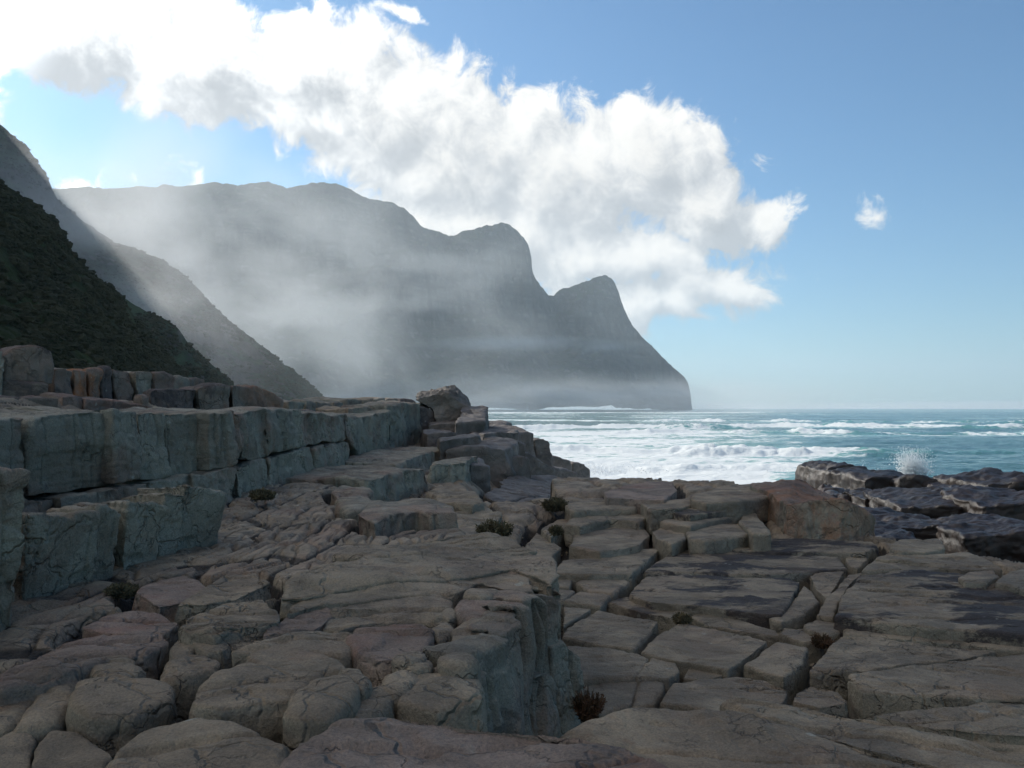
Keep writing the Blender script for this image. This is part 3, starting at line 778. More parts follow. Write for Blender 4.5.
blk("long streaked slab sliding into the surf", 522, 556, 452, 470, 486, 486, 26.5, 27.5, (-1.5, 3), backz=.8, strata=1.0)
blk("low tapering rock tongue in the white water", 550, 578, 465, 474, 486, 486, 33, 34, (-1.5, 3), strata=.8, backz=.3)
blk("small wave washed rock at the tip of the tongue", 572, 590, 464, 467, 474, 474, 40, 41, (-1, 2), bow=3)
blk("white washed rock behind the tip of the tongue", 546, 572, 457, 462, 470, 470, 38, 39, (-1, 2), bow=2)
blk("small dark block tucked under the pale slanted slab", 508, 530, 458, 459, 476, 476, 22.3, 22.7, (-0.6, 1.6), bow=2)
# the big dark block
blk("big dark slab with a bright flat top and a rounded nose", 446, 510, 451, 450, 486, 490, 21.5, 22.0, (0.3, 2.4), M_spray, bow=4, backz=0.12, rnd=1.8, strata=.5)
blk("short block before the big dark slab", 470, 492, 463, 465, 492, 496, 18.6, 18.9, (-0.2, 1.5), M_spray, bow=1, rnd=1.3)
blk("streaked block with a narrow lit top beside the ledge foot", 431, 468, 466, 461, 488, 492, 17.0, 17.6, (0.15, 1.9), M_wall, bow=1, rnd=1.1, flute=0.5)
slab("tilted_slab", "low grey slab with a dark end, last before the white water", 0.0, 0.9, [(486, 494, .25), (512, 474, .25), (540, 474, .1), (563, 478, -.05), (566, 492, -.1), (548, 494, 0), (520, 500, .1), (498, 504, .15)], M_spray, GS, strata=.5, groove=.6, rnd=.9)
slab("tilted_slab", "small low slab in front of the low grey slab", 0.05, 0.5, [(503, 505), (545, 494), (548, 499), (520, 512), (505, 512)], M_spray, GS, rnd=.9)

# perched boulder
def perched():
    D = 30.0
    top = [at(415, 396, D), at(420, 391.5, D), at(432, 390, D), at(446, 388, D), at(453, 389, D), at(462, 398, D), at(468, 406, D), at(468, 411, D)]
    # an outline standing upright, given a real depth and leaning shape
    prof = [(415, 395), (419, 391), (432, 390), (446, 387.5), (453, 389), (461, 397), (468, 407), (467, 423), (438, 423), (430, 409), (420, 400)]
    f = np.array([at(px, py, D) for px, py in prof]); b = f.copy(); f[:, 1] -= 0.75; b[:, 1] += 0.9
    top_mask = np.array([1, 1, 1, 1, 1, 1, 0, 0, 0, 0, 0.6])
    f[:, 2] -= top_mask * 0.20; b[:, 2] += top_mask * 0.05
    co, fc = shape_rock(f, b, 20, rnd=1.0, strata=0.4, amp=1.3, vox=0.04)
    # knobbly top
    k = np.abs(fbm(co * 6.5, 3, 900)); co[:, 2] += k * 0.14 * sstep(co[:, 2], 2.0, 2.5)
    put("boulder", "perched boulder with a bright knobbly top on the skyline", co, fc, M_bright, None, "boulder")
perched()

# ------------------------------------------------------------------ the upper platform at centre and left
GM = "rounded blocks on the upper platform"
wallrock("rock_block", "block with a brown stained face in the middle distance", [(366, 480, 503, 13.4), (384, 475, 503, 14.3), (406, 470, 502, 15.3), (427, 467, 499, 16.1)], (-1.6, 0.6), M_wall, GM, rnd=1.8, flute=.8, backz=-0.02, lean=0.1)
wallrock("rock_block", "long low block right of the ledge foot", [(398, 463, 476, 17.6), (412, 458, 474, 19.0), (430, 453, 470, 21.0), (446, 448, 465, 23.6)], (-2.2, 0.8), M_wall, GM, rnd=1.6, flute=.8, backz=-0.02, lean=0.1)
slab("rock_block", "rounded block with hollow dark faces before the stained one", 0.98, 0.62, [(360, 513), (379, 502), (426, 500), (449, 506), (455, 513), (430, 514), (414, 511), (392, 515), (378, 520)], M_wall, GM, rnd=1.3, flute=.45)
slab("rock_block", "pale boulder like block left of the hollow faced one", 0.87, .3, [(331, 489), (345, 484), (366, 486), (372, 496), (360, 502), (340, 500)], M_wall, GM, rnd=1.5)
slab("rock_block", "small block in front of the pale boulder like block", 0.87, .3, [(346, 505), (372, 498), (378, 503), (362, 512), (350, 513)], M_wall, GM, rnd=1.4)
slab("stepped_slab", "upper stepped slab behind the shrub", 0.55, .8, [(428, 492), (438, 485), (468, 487), (484, 500), (470, 503), (440, 500)], M_grey, GM, rnd=1.1, groove=.8)
slab("stepped_slab", "lower stepped slab beside the shrub", 0.40, .8, [(440, 512), (448, 503), (482, 503), (497, 514), (486, 528), (462, 532), (450, 524)], M_grey, GM, rnd=1.3, groove=.8)
slab("rock_block", "sloping slab at the foot of the stepped slabs", 0.5, .6, [(452, 535), (466, 520), (480, 528), (474, 537)], M_grey, GM, rnd=1.3)

GB = "banded slabs of the central hump"
slab("banded_slab", "rearmost banded slab of the hump, with a reddish patch", 0.93, .7, [(338, 562), (364, 552), (406, 542), (455, 534), (490, 533), (512, 540), (534, 551), (505, 553), (479, 557), (464, 564), (420, 563), (380, 566)], M_grey, GB, groove=2.0, warp=.6, gang=12, rnd=1.6)
slab("banded_slab", "long banded slab ending in a rounded head with a dark hollow", 0.92, .9, [(284, 598), (300, 582), (340, 570), (380, 567), (420, 564), (464, 565), (480, 558), (512, 553), (538, 555), (550, 563), (554, 576), (546, 584), (530, 577), (508, 571), (478, 577), (430, 583), (360, 590), (310, 598)], M_grey, GB, groove=2.0, warp=.6, gang=10, rnd=1.8, flute=.3)
slab("banded_slab", "third banded slab, curling round at its left end", 0.90, .6, [(290, 612), (296, 602), (320, 597), (370, 591), (430, 584), (478, 578), (508, 572), (526, 578), (531, 590), (512, 593), (492, 588), (474, 584), (458, 591), (440, 595), (400, 598), (360, 603), (320, 606)], M_grey, GB, groove=1.6, warp=.6, gang=10, rnd=1.7)
slab("rock_block", "flat banded block below the third banded slab", 0.88, .5, [(320, 626), (330, 611), (350, 607), (380, 603), (412, 598), (430, 598), (442, 604), (443, 618), (430, 622), (418, 616), (388, 618), (362, 622), (342, 629)], M_grey, GM, groove=1.5, rnd=1.6)
slab("rock_block", "pinkish topped block left of the flat banded block", 0.88, .45, [(262, 637), (272, 627), (292, 614), (324, 609), (327, 616), (316, 627), (290, 633)], M_pink, GM, rnd=1.5, groove=.4)
slab("rock_block", "long low block running under the pinkish one", 0.87, .4, [(232, 652), (256, 645), (282, 638), (322, 634), (347, 635), (356, 646), (342, 653), (318, 652), (300, 650), (270, 650)], M_grey, GM, rnd=1.4, groove=.5)
slab("rock_block", "rounded block with a rusty curved band", 0.89, .5, [(353, 641), (360, 627), (388, 622), (418, 624), (429, 634), (427, 646), (410, 656), (385, 658), (366, 652)], M_pink, GM, rnd=1.8, groove=.4)
slab("rock_block", "broad smooth block in the lower left middle", 0.88, .6, [(202, 702), (208, 685), (222, 671), (248, 664), (290, 672), (316, 676), (304, 688), (290, 700), (258, 702), (226, 705)], M_rock, GM, rnd=1.7, groove=.3, gang=25)
slab("rock_block", "sloping block touching the back of the broad smooth one", 0.88, .5, [(250, 658), (274, 650), (303, 651), (333, 663), (342, 672), (320, 674), (290, 671), (262, 665)], M_rock, GM, rnd=1.5)
slab("rock_block", "leaning egg shaped block beside the broad smooth one", 0.92, .5, [(295, 708), (301, 693), (320, 681), (346, 677), (357, 686), (351, 700), (330, 714), (305, 716)], M_rock, GM, rnd=2.0)
slab("rock_block", "narrow fin behind the egg shaped block", 0.90, .4, [(340, 672), (356, 670), (368, 682), (362, 692), (356, 684), (346, 676)], M_grey, GM, rnd=1.6)
slab("rock_block", "low rounded block between the egg shape and the fluted wall", 0.85, .45, [(339, 726), (350, 706), (366, 692), (386, 686), (396, 694), (384, 706), (364, 722)], M_grey, GM, rnd=2.0)
slab("rock_block", "rounded block one step nearer the fluted wall", 0.86, .45, [(384, 690), (392, 678), (410, 673), (418, 680), (410, 690), (396, 696)], M_grey, GM, rnd=2.0)
slab("rock_block", "broad sloping block at the foot of the fluted wall", 0.84, .6, [(402, 704), (414, 688), (428, 676), (444, 667), (460, 668), (472, 684), (476, 700), (440, 712)], M_grey, GM, rnd=1.3)
GE = "egg like stones in the cleft of the hump"
def eggs(lab, cx, cy, w, h, z, th=.35, mat=None, rot=0):
    pts = []
    for k in range(9):
        a = -2 * math.pi * k / 9
        ex, ey = math.cos(a) * w / 2, math.sin(a) * h / 2
        pts.append((cx + ex * math.cos(rot) - ey * math.sin(rot), cy + ex * math.sin(rot) + ey * math.cos(rot)))
    slab("rounded_stone", lab, z, th, pts[::-1], mat or M_grey, GE, rnd=2.0, flare=-0.02)
eggs("large egg stone with a pink top under the rounded head", 478, 606, 44, 24, 0.91, .5, M_pink)
eggs("flat round stone behind the pink topped egg stone", 478, 591, 30, 12, 0.94, .5)
eggs("tilted oblong stone in the middle of the cleft", 464, 634, 22, 24, 0.89, .5, rot=.5)
eggs("smooth round stone right of the oblong one", 480, 624, 22, 16, 0.90, .5)
eggs("dark stone left of the oblong one", 442, 630, 18, 14, 0.88, .5)
eggs("cleft bottom stone with a split top", 437, 648, 20, 16, 0.84, .5)
eggs("small pebble shaped stone wedged at the back of the cleft", 447, 613, 9, 9, 0.89, .45)
eggs("low round stone at the mouth of the cleft", 420, 664, 22, 11, 0.88, .5)
eggs("upper round stone above the mouth of the cleft", 412, 657, 26, 12, 0.90, .5)
eggs("rounded cap stone between cleft and sloping block", 458, 661, 24, 14, 0.90, .5)
eggs("small pebble pair stone in the cleft bottom", 431, 659, 8, 8, 0.83, .45)

# the fluted wall: columns standing side by side
GW = "upright fluted columns of the hump wall"
def col(lab, pts, back, z0=-0.2, **kw):
    top = [];
    for p in pts: top.append(at(*p))
    top = np.array(top); d = np.array([back[0], back[1], 0.0])
    bt = np.r_[top, (top + d)[::-1]]
    nrm_ = -d / np.hypot(d[0], d[1])
    bot = bt.copy(); bot[:len(pts)] += nrm_ * kw.pop("lean", 0.16); bot[:, 2] = z0
    FOOT.append((bt[:, :2].copy(), 0.9))
    co, f = shape_rock(bt, bot, 5, **kw)
    put("fluted_column", lab, co, f, M_wall, GW, "rock")
WB = (-0.15, 0.08)
col("nearest fluted column with a flat pink shoulder", [(460, 655, 3.82), (478, 652, 3.90), (497, 640, 4.10)], WB, rnd=1.2, flute=1.7, lean=.07)
col("second fluted column from the near end, with a knuckle", [(496, 634, 4.12), (506, 626, 4.28), (516, 616, 4.48)], WB, rnd=1.1, flute=1.7, lean=.10)
col("tall slim fluted column with a pointed head", [(512, 611, 4.45), (521, 608, 4.6), (531, 613, 4.68)], WB, rnd=1.1, flute=1.7, lean=.12)
col("broad fluted column with a dark hollow under its cap", [(525, 603, 4.72), (540, 598, 4.85), (550, 606, 4.92)], (-0.3, 0.22), rnd=1.4, flute=1.3, lean=.12)
col("folded cap column beside the rounded head", [(532, 595, 5.0), (548, 594, 5.05), (557, 602, 5.1)], (-0.3, 0.25), rnd=1.5, flute=1.0, lean=.10)
col("tall outer buttress under the rounded head", [(540, 567, 5.65), (551, 573, 5.5), (559, 592, 5.3)], (-0.4, 0.2), rnd=1.6, flute=.9, lean=.08)
col("low leaning buttress beside the reddish bush", [(553, 647, 5.0), (566, 643, 5.1), (577, 654, 5.2)], (-0.3, 0.25), rnd=1.4, flute=.9, lean=.10)
col("short stub column between two taller ones", [(536, 678, 4.62), (550, 672, 4.75), (562, 684, 4.85)], (-0.25, 0.2), rnd=1.4, flute=1.0, lean=.08)
col("small round headed column at the near foot of the wall", [(476, 680, 3.70), (486, 679, 3.76), (494, 690, 3.82)], (-0.12, 0.12), rnd=1.3, flute=.9, lean=.04)

GL = "boulder like blocks at the lower left"
slab("rounded_block", "big square rounded block at the lower left with dark crevices round it", 0.82, .55, [(81, 702), (83, 681), (109, 677), (145, 678), (162, 684), (168, 696), (140, 710), (98, 713)], M_rock, GL, rnd=1.9)
slab("rounded_block", "small cut off block in the bottom left corner", 0.74, .5, [(-30, 750), (0, 736), (20, 730), (35, 738), (33, 760), (0, 790), (-30, 790)], M_rock, GL, rnd=1.8)
slab("rounded_block", "block with a hollow on its right shoulder at the bottom left", 0.76, .5, [(38, 740), (50, 731), (80, 732), (110, 750), (98, 775), (70, 810), (30, 800), (36, 758)], M_rock, GL, rnd=1.7)
slab("rounded_block", "long ridge backed block along the bottom edge", 0.86, .6, [(100, 772), (125, 748), (156, 730), (180, 726), (202, 720), (224, 722), (254, 731), (290, 743), (276, 770), (250, 810), (120, 820)], M_rock, GL, rnd=1.6, groove=.4, gang=30)
slab("rounded_block", "narrow upright block left of the big square one", 0.76, .45, [(34, 712), (52, 681), (66, 680), (72, 687), (63, 708), (54, 722), (20, 726)], M_rock, GL, rnd=1.6)
slab("rounded_block", "low block cut by the left edge beside the narrow one", 0.74, .4, [(-30, 694), (0, 691), (28, 690), (35, 695), (22, 712), (6, 726), (-30, 730)], M_rock, GL, rnd=1.6)
slab("rounded_block", "wide reddish slab at the left under the round shouldered blocks", 0.82, .4, [(-30, 684), (14, 664), (60, 644), (121, 632), (154, 632), (161, 643), (138, 652), (109, 655), (80, 669), (45, 680), (0, 690)], M_pink, GL, rnd=1.5, groove=.9, gang=20)
slab("rounded_block", "small blue grey stone behind the big square block", 0.80, .35, [(94, 665), (106, 655), (125, 655), (139, 667), (125, 675), (102, 673)], M_rock, GL, rnd=1.7)
slab("rounded_block", "round stone over the mossy crevice", 0.82, .4, [(160, 673), (170, 659), (195, 653), (214, 661), (205, 668), (182, 672)], M_rock, GL, rnd=1.8)
slab("rounded_block", "clustered knob stones beside the domed block", 0.82, .4, [(172, 645), (184, 636), (196, 634), (200, 643), (190, 651), (176, 653)], M_grey, GL, rnd=1.7)
slab("rounded_block", "smooth knob with a split, right of the clustered knobs", 0.84, .4, [(198, 640), (206, 631), (221, 634), (231, 645), (218, 651), (202, 650)], M_grey, GL, rnd=1.7)
slab("rounded_block", "domed block with a flaky top in the left middle", 0.90, .45, [(184, 625), (190, 615), (213, 605), (240, 600), (262, 600), (276, 609), (281, 620), (262, 624), (236, 628), (214, 632)], M_rock, GL, rnd=1.7, groove=.6)
slab("rounded_block", "half dome leaning against the flaky domed block", 0.82, .4, [(222, 645), (232, 632), (252, 627), (270, 633), (258, 643), (240, 650)], M_grey, GL, rnd=1.7)
slab("rounded_block", "low tan slab with cracks behind the clustered knobs", 0.84, .35, [(82, 626), (100, 616), (132, 611), (160, 613), (175, 622), (160, 630), (120, 631)], M_pink, GL, rnd=1.4, groove=.7)
slab("rounded_block", "brown slab beside the mossy gap under the last shouldered block", 0.86, .35, [(136, 592), (150, 580), (186, 575), (204, 585), (188, 598), (156, 604)], M_pink, GL, rnd=1.4, groove=.7)
slab("rounded_block", "grooved pale slab right of the brown one", 0.88, .35, [(172, 602), (196, 588), (228, 574), (252, 574), (262, 584), (240, 596), (206, 602)], M_rock, GL, rnd=1.5, groove=.9, gang=30)

# ------------------------------------------------------------------ foreground slabs
GFg = "big smooth slabs closest to the viewer"
slab("foreground_slab", "pink weathered slab filling the bottom centre", 1.0, .6, [(262, 800), (290, 757), (312, 735), (345, 722), (385, 713), (430, 713), (480, 720), (540, 726), (580, 731), (612, 745), (660, 765), (740, 820), (760, 960), (200, 960)], M_pink, GFg, rnd=1.5, groove=.25, foot=False)
slab("foreground_slab", "dark hollowed slab reaching in from the bottom right", 0.62, .6, [(560, 738), (604, 722), (632, 711), (668, 707), (724, 712), (800, 724), (860, 742), (925, 757), (985, 772), (1000, 860), (620, 860)], M_rock, GFg, rnd=1.6, groove=.6, gang=-20, foot=False)
slab("foreground_slab", "long grey ridge slab along the lower right", 0.52, .6, [(724, 702), (740, 696), (780, 699), (820, 704), (868, 713), (930, 727), (1040, 744), (1120, 790), (1000, 790), (930, 762), (860, 745), (800, 728), (744, 714)], M_grey, GFg, rnd=1.5, groove=.5, gang=-25, foot=False)
slab("foreground_slab", "flat grey slab at the lower right edge", 0.32, .6, [(868, 711), (904, 705), (952, 702), (1060, 699), (1160, 740), (1050, 738), (990, 732), (930, 724)], M_grey, GFg, rnd=1.4, groove=.5, gang=0, foot=False)

# ------------------------------------------------------------------ the jointed pavement at the right
GP = "jointed slabs of the right hand pavement"
def pv(lab, pts, z=0.0, h=.42, mat=None, **kw):
    kw.setdefault("warp", .15); kw.setdefault("amp", .55); kw.setdefault("rnd", 0.8); kw.setdefault("groove", .14); kw.setdefault("gang", -5)
    slab("pavement_slab", lab, z, h, pts, mat or M_grey, GP, flare=0.01, **kw)
pv("large diamond shaped slab right of the fluted wall", [(566, 627), (598, 609), (628, 614), (659, 621), (650, 634), (632, 650), (600, 645), (562, 637)])
pv("large level slab in the centre of the pavement", [(643, 653), (658, 636), (678, 622), (722, 630), (768, 641), (752, 654), (728, 669), (684, 661)], .02)
pv("plain slab below the diamond shaped one", [(566, 645), (600, 648), (648, 658), (640, 670), (633, 679), (600, 680), (560, 682), (560, 660)])
pv("small wedge slab with a worn edge", [(653, 657), (677, 662), (681, 670), (668, 679), (636, 679)])
pv("narrow slab before the wedge slab", [(640, 683), (666, 680), (660, 692), (653, 706), (634, 708)], -.03)
pv("corner slab behind the reddish bush", [(585, 684), (637, 681), (630, 706), (596, 716), (570, 712), (566, 690)], -.04)
pv("little cushion shaped slab among the large ones", [(682, 677), (690, 666), (710, 668), (724, 675), (705, 680)], -.03)
pv("low broad slab just behind the front ridge", [(662, 706), (674, 684), (706, 679), (735, 675), (766, 678), (790, 687), (784, 702), (726, 713)], .02, groove=.5)
pv("small rounded slab between ridge and square slab", [(791, 701), (794, 690), (808, 684), (838, 691), (848, 703), (820, 708)], .0)
pv("square slab with a steep dark right side", [(743, 663), (758, 652), (777, 641), (808, 648), (803, 662), (784, 675), (762, 671)], .03, .6)
pv("elongated slab with a flaky front edge", [(809, 671), (826, 652), (842, 637), (880, 638), (928, 644), (998, 651), (960, 658), (904, 664), (874, 669), (848, 671)], .05, .6, groove=.4)
pv("wide smooth slab with a small dark knot at the right edge", [(848, 674), (904, 666), (940, 661), (975, 655), (1080, 652), (1140, 690), (1060, 697), (985, 697), (920, 695), (862, 692)], .08, .6, groove=.3)
pv("thin strip slab running to the right edge", [(845, 629), (888, 625), (950, 631), (1080, 644), (1080, 653), (1000, 649), (957, 643), (910, 639), (846, 634)], .06, .45)
pv("short loaf shaped slab at the left end of the strip", [(804, 623), (816, 619), (838, 623), (840, 632), (824, 635), (806, 629)], .04)
pv("loaf shaped slab with a grassy end", [(780, 634), (784, 627), (800, 628), (828, 634), (822, 641), (804, 642)], .0)
pv("great dark stained slab with a basin at the right", [(836, 617), (842, 594), (858, 575), (905, 569), (950, 571), (1010, 583), (1080, 592), (1120, 640), (1024, 636), (960, 629), (880, 622)], .16, .55, M_stain, groove=.6)
pv("narrow pale rim slab left of the great stained slab", [(817, 615), (830, 592), (848, 573), (864, 572), (852, 582), (838, 604), (834, 617)], .08)
pv("stone cushion on the edge of the stained slab", [(958, 577), (968, 571), (994, 569), (1000, 576), (986, 582), (966, 582)], .22, .3)
pv("pale slab with a whitish puddle crust at the right edge", [(996, 582), (1008, 571), (1040, 568), (1080, 572), (1080, 590), (1030, 592)], .22, .35, M_wall)
pv("uppermost layered slab beside the dark channel", [(889, 545), (900, 539), (941, 539), (946, 547), (925, 551), (895, 551)], .22, .5, groove=.8)
pv("middle layered slab beside the dark channel", [(873, 558), (890, 551), (935, 552), (968, 552), (992, 560), (1004, 568), (960, 567), (915, 563)], .18, .5, groove=.8)
pv("lowest layered slab above the stained slab", [(861, 569), (874, 559), (915, 563), (945, 567), (930, 570), (900, 569)], .15, .4)
pv("wedge shaped slab standing in a crack", [(809, 576), (818, 571), (845, 571), (838, 584), (828, 599), (816, 588)], .05)
pv("small cube like slab at the end of two long slabs", [(845, 558), (852, 553), (866, 553), (868, 559), (858, 569), (848, 565)], .05)
pv("long stained slab below the orange bluff", [(690, 545), (712, 538), (740, 537), (810, 538), (872, 542), (878, 547), (865, 552), (800, 552), (735, 550)], .12, .4, M_stain)
pv("long slab with dark blotches in the middle of the pavement", [(645, 573), (664, 557), (684, 548), (735, 552), (800, 554), (838, 556), (848, 568), (810, 571), (770, 575), (700, 573)], .08, .4, M_stain)
pv("big slab with a dark wavy blotch", [(629, 594), (646, 577), (700, 576), (752, 578), (788, 577), (800, 581), (792, 598), (782, 614), (738, 611), (692, 605), (650, 601)], .06, .5, M_stain, groove=.3)
pv("curved slab wrapped round the big blotched one", [(803, 584), (812, 590), (820, 601), (800, 616), (782, 621), (768, 618), (786, 613), (794, 600)], .03, .4)
pv("thin dark strip slab with a dry tuft at its end", [(608, 602), (627, 597), (668, 604), (692, 611), (682, 618), (645, 612)], -.01, .35, M_stain)
pv("tapering strip slab right of the dry tuft", [(689, 615), (699, 611), (745, 620), (778, 629), (782, 636), (738, 630), (704, 623)], -.02, .35)
pv("small oblong slab at the edge of the deep diagonal crack", [(577, 583), (584, 577), (624, 577), (629, 582), (612, 594), (590, 592)], .03)
pv("little slab beside the rounded head of the hump", [(553, 586), (556, 577), (573, 577), (570, 587)], .03)
pv("square small slab in the left corner of the pavement", [(564, 602), (580, 592), (610, 596), (600, 606), (582, 604)], .01)
pv("sliver slab behind the square small one", [(553, 600), (556, 589), (576, 590), (563, 601)], .02)
pv("triangular slab behind the diamond shaped one", [(562, 625), (564, 606), (592, 608), (576, 618)], .0)
pv("big tan slab along the deep diagonal crack", [(553, 573), (562, 560), (600, 555), (634, 548), (662, 546), (652, 556), (632, 573), (590, 575)], .10, .45)
pv("rounded slab with a split front below the brush", [(651, 531), (664, 527), (684, 529), (686, 538), (671, 544), (655, 537)], .25)
pv("long rounded slab reaching under the orange bluff", [(685, 531), (716, 522), (745, 521), (758, 533), (735, 537), (704, 541), (690, 540)], .28, .5, M_grey)
pv("arched slab leaning on the orange bluff", [(737, 519), (744, 512), (756, 512), (765, 522), (771, 533), (752, 533)], .35, .5)
pv("grey step slab between brush and bluff", [(660, 521), (680, 514), (712, 510), (740, 509), (742, 514), (716, 519), (690, 526)], .36, .45)
pv("dark blotched step slab behind the grey one", [(672, 512), (700, 503), (732, 503), (744, 507), (720, 511), (690, 515)], .45, .4, M_stain)
pv("reddish raised slab on the skyline before the white water", [(604, 492), (630, 484), (645, 482), (672, 481), (678, 490), (664, 500), (628, 498), (606, 498)], .55, .4, M_pink)
pv("flat slab on the skyline left of the orange bluff", [(694, 493), (720, 488), (760, 486), (803, 484), (790, 490), (772, 496), (735, 501), (706, 502), (690, 499)], .58, .4, M_rock)
pv("narrow step on the skyline between two raised slabs", [(640, 503), (664, 501), (690, 497), (700, 502), (676, 508), (650, 509)], .50, .4, M_rock)
pv("slab with two small tufts behind the tan slab", [(568, 545), (576, 528), (612, 520), (640, 524), (650, 534), (640, 544), (600, 551)], .20, .35)
pv("wide slab left of the tufts on the upper pavement", [(564, 524), (580, 512), (622, 509), (648, 516), (640, 521), (610, 518), (580, 526)], .33, .35)
pv("slab beside the round shrub near the white water", [(564, 503), (590, 499), (640, 501), (636, 508), (600, 509), (572, 511)], .43, .35)
pv("small broken slab in front of the round shrub", [(540, 528), (556, 519), (572, 517), (566, 528), (550, 536)], .22, .35)
pv("cracked low slab between the two shrubs", [(524, 548), (536, 531), (552, 538), (562, 546), (550, 558), (534, 556)], .12, .35)

# orange bluff
wallrock("rock_bluff", "orange and grey bluff with a vertical face over the dark channel", [(784, 503, 538, 12.7), (806, 499, 538, 12.5), (842, 497, 540, 12.35), (862, 506, 544, 12.6), (876, 520, 548, 12.9)], (0.10, 2.2), M_orange, None, backz=0.09, rnd=1.1, flute=.5, strata=.15, lean=0.1)

# dark wet rocks beyond the channel
GD = "wet dark rocks of the shore beyond the channel"
def wet(lab, a, b, ta, tb, ba, bb, Da, Db, back, mat=None, bow=0, **kw):
    return blk(lab, a, b, ta, tb, ba, bb, Da, Db, back, mat or M_wet, bow, name="shore_rock", grp=GD, warp=1.6, amp=1.6, **kw)
wet("highest dark shore rock beside the breaking wave", 824, 866, 471, 469, 482, 484, 50, 50, (0.5, 6), bow=5, rnd=3, strata=.6)
wet("long low brown shore rock left of the splash", 862, 902, 478, 475, 490, 492, 44, 44, (0, 5), bow=2, rnd=3, strata=.6)
wet("rounded brown shore rock right below the splash", 900, 948, 478, 482, 492, 494, 43, 42, (0, 5), bow=3, rnd=3, strata=.6)
wet("reddish shore rock at the right edge of the picture", 985, 1060, 485, 477, 500, 500, 38, 37, (0, 5), bow=2, rnd=3, strata=.6)
wet("flat brown shore rock between splash and right edge", 945, 990, 487, 489, 496, 498, 40, 39, (0, 3), bow=1, rnd=2, strata=.6)
wet("blackish shore block behind the bluff", 868, 905, 499, 497, 512, 512, 30, 30, (0, 3), bow=2, rnd=2, strata=.7)
wet("long bluish wet slab in the dark channel", 900, 990, 509, 505, 524, 526, 26, 25, (0.8, 5), bow=3, rnd=2.5, strata=.8, backz=.1)
wet("overhanging black slab at the right edge", 980, 1070, 505, 501, 522, 522, 24, 23, (0.8, 4), bow=2, rnd=2.5, strata=.8)
wet("blue tinted wet shelf with a straight crack", 888, 965, 530, 528, 548, 552, 19, 18.6, (0.3, 3.5), bow=2, rnd=1.6, strata=.6)
wet("smaller wet shelf at the right above the layered slabs", 966, 1060, 538, 532, 560, 562, 17, 16.4, (0.5, 3), bow=3, rnd=1.8, strata=.6)
wet("low wet slab next to the foot of the bluff", 884, 930, 541, 540, 556, 556, 16.6, 16.4, (0.2, 1.6), bow=1, rnd=1.4)
# ------------------------------------------------------------------ bedrock under and between the blocks
def land_height(x, y):
    n1 = fbm(P3(x / 3.0, y / 3.0), 4, 800)
    n2 = fbm(P3(x / 0.9, y / 0.9), 4, 810)
    # border of the upper platform
    xb = np.interp(y, [0, 3.9, 4.6, 5.6, 6.4, 8.0, 9.5, 11.2, 12.8, 14.8, 16.6, 17.6, 20, 24, 28, 45], [-0.2, -0.25, -0.3, -0.15, -0.15, -0.25, -0.9, -1.7, -2.5, -2.3, -1.9, -2.7, -2.5, -2.2, -1.9, -2.0])
    up = 0.88 - 0.05 * sstep(x, -1.0, -3.0) - 0.14 * sstep(y, 5.5, 3.0)
    pav = np.interp(y, [0, 6, 8.5, 10.5, 12.5, 14.5, 16, 20], [-0.05, -0.04, 0.02, 0.07, 0.13, 0.34, 0.50, 0.52])
    stepw = 0.10 + 0.02 * y
    k = sstep(x, xb - stepw, xb + stepw)
    h = up * (1 - k) + pav * k
    # towards the sea the land falls away in steps
    fall = 0.75 - (x + 1.3) * 0.85 - np.clip(y - 30, 0, 99) * 0.06
    fall = np.minimum(fall, 0.8)
    h = np.where(y > 15.0, np.minimum(h, np.where(x > -1.3, np.where((x > 0.8) & (y < 18.5), h, fall), h)), h)
    # right hand edge of the pavement
    xe = np.interp(y, [0, 5, 8, 10.5, 12.6, 14.2, 16.5, 17.8, 18.3, 18.5], [24, 14, 9.0, 6.45, 5.35, 5.3, 4.9, 4.0, 3.0, 0.6])
    out = sstep(x, xe - 0.05, xe + 0.35)
    out = np.maximum(out, sstep(y, 18.3, 18.9) * (x > 0.3))
    shelf_x = 0.33 * y
    shelf_far = np.interp(x / np.maximum(y, 1), [0.3, 0.37, 0.42, 0.5, 0.6, 1.2], [50, 56, 50, 45, 41, 36])
    on = sstep(x, shelf_x - 1.0, shelf_x + 1.5) * (1 - sstep(y, shelf_far - 2, shelf_far + 3))
    led = np.floor((n1 * 1.3 + 0.5) * 3) / 3
    sh = -1.95 + led * 0.45 + n1 * 0.30 + n2 * 0.07
    low = -5.0 + (sh + 5.0) * on
    h = h * (1 - out) + low * out
    # the ledge and the tiers behind it
    xl = np.interp(y, [0, 4.2, 4.8, 7.4, 8.8, 11.2, 16.5, 26, 31, 60], [-3.2, -3.0, -3.4, -4.9, -4.7, -4.3, -4.2, -4.2, -4.0, -4.0])
    t = xl - x
    h = h + sstep(t, 0.35, 0.6) * 0.95 + sstep(t, 2.2, 3.0) * 0.35 + sstep(t, 5.5, 7.5) * 0.6 + np.clip(t - 8, 0, 30) * 0.10
    # the shoulder falls to the water beyond the boulder
    h = h - sstep(y, 38, 62) * 7.0 * sstep(x, -30, -6)
    return h, n1, n2, k, out

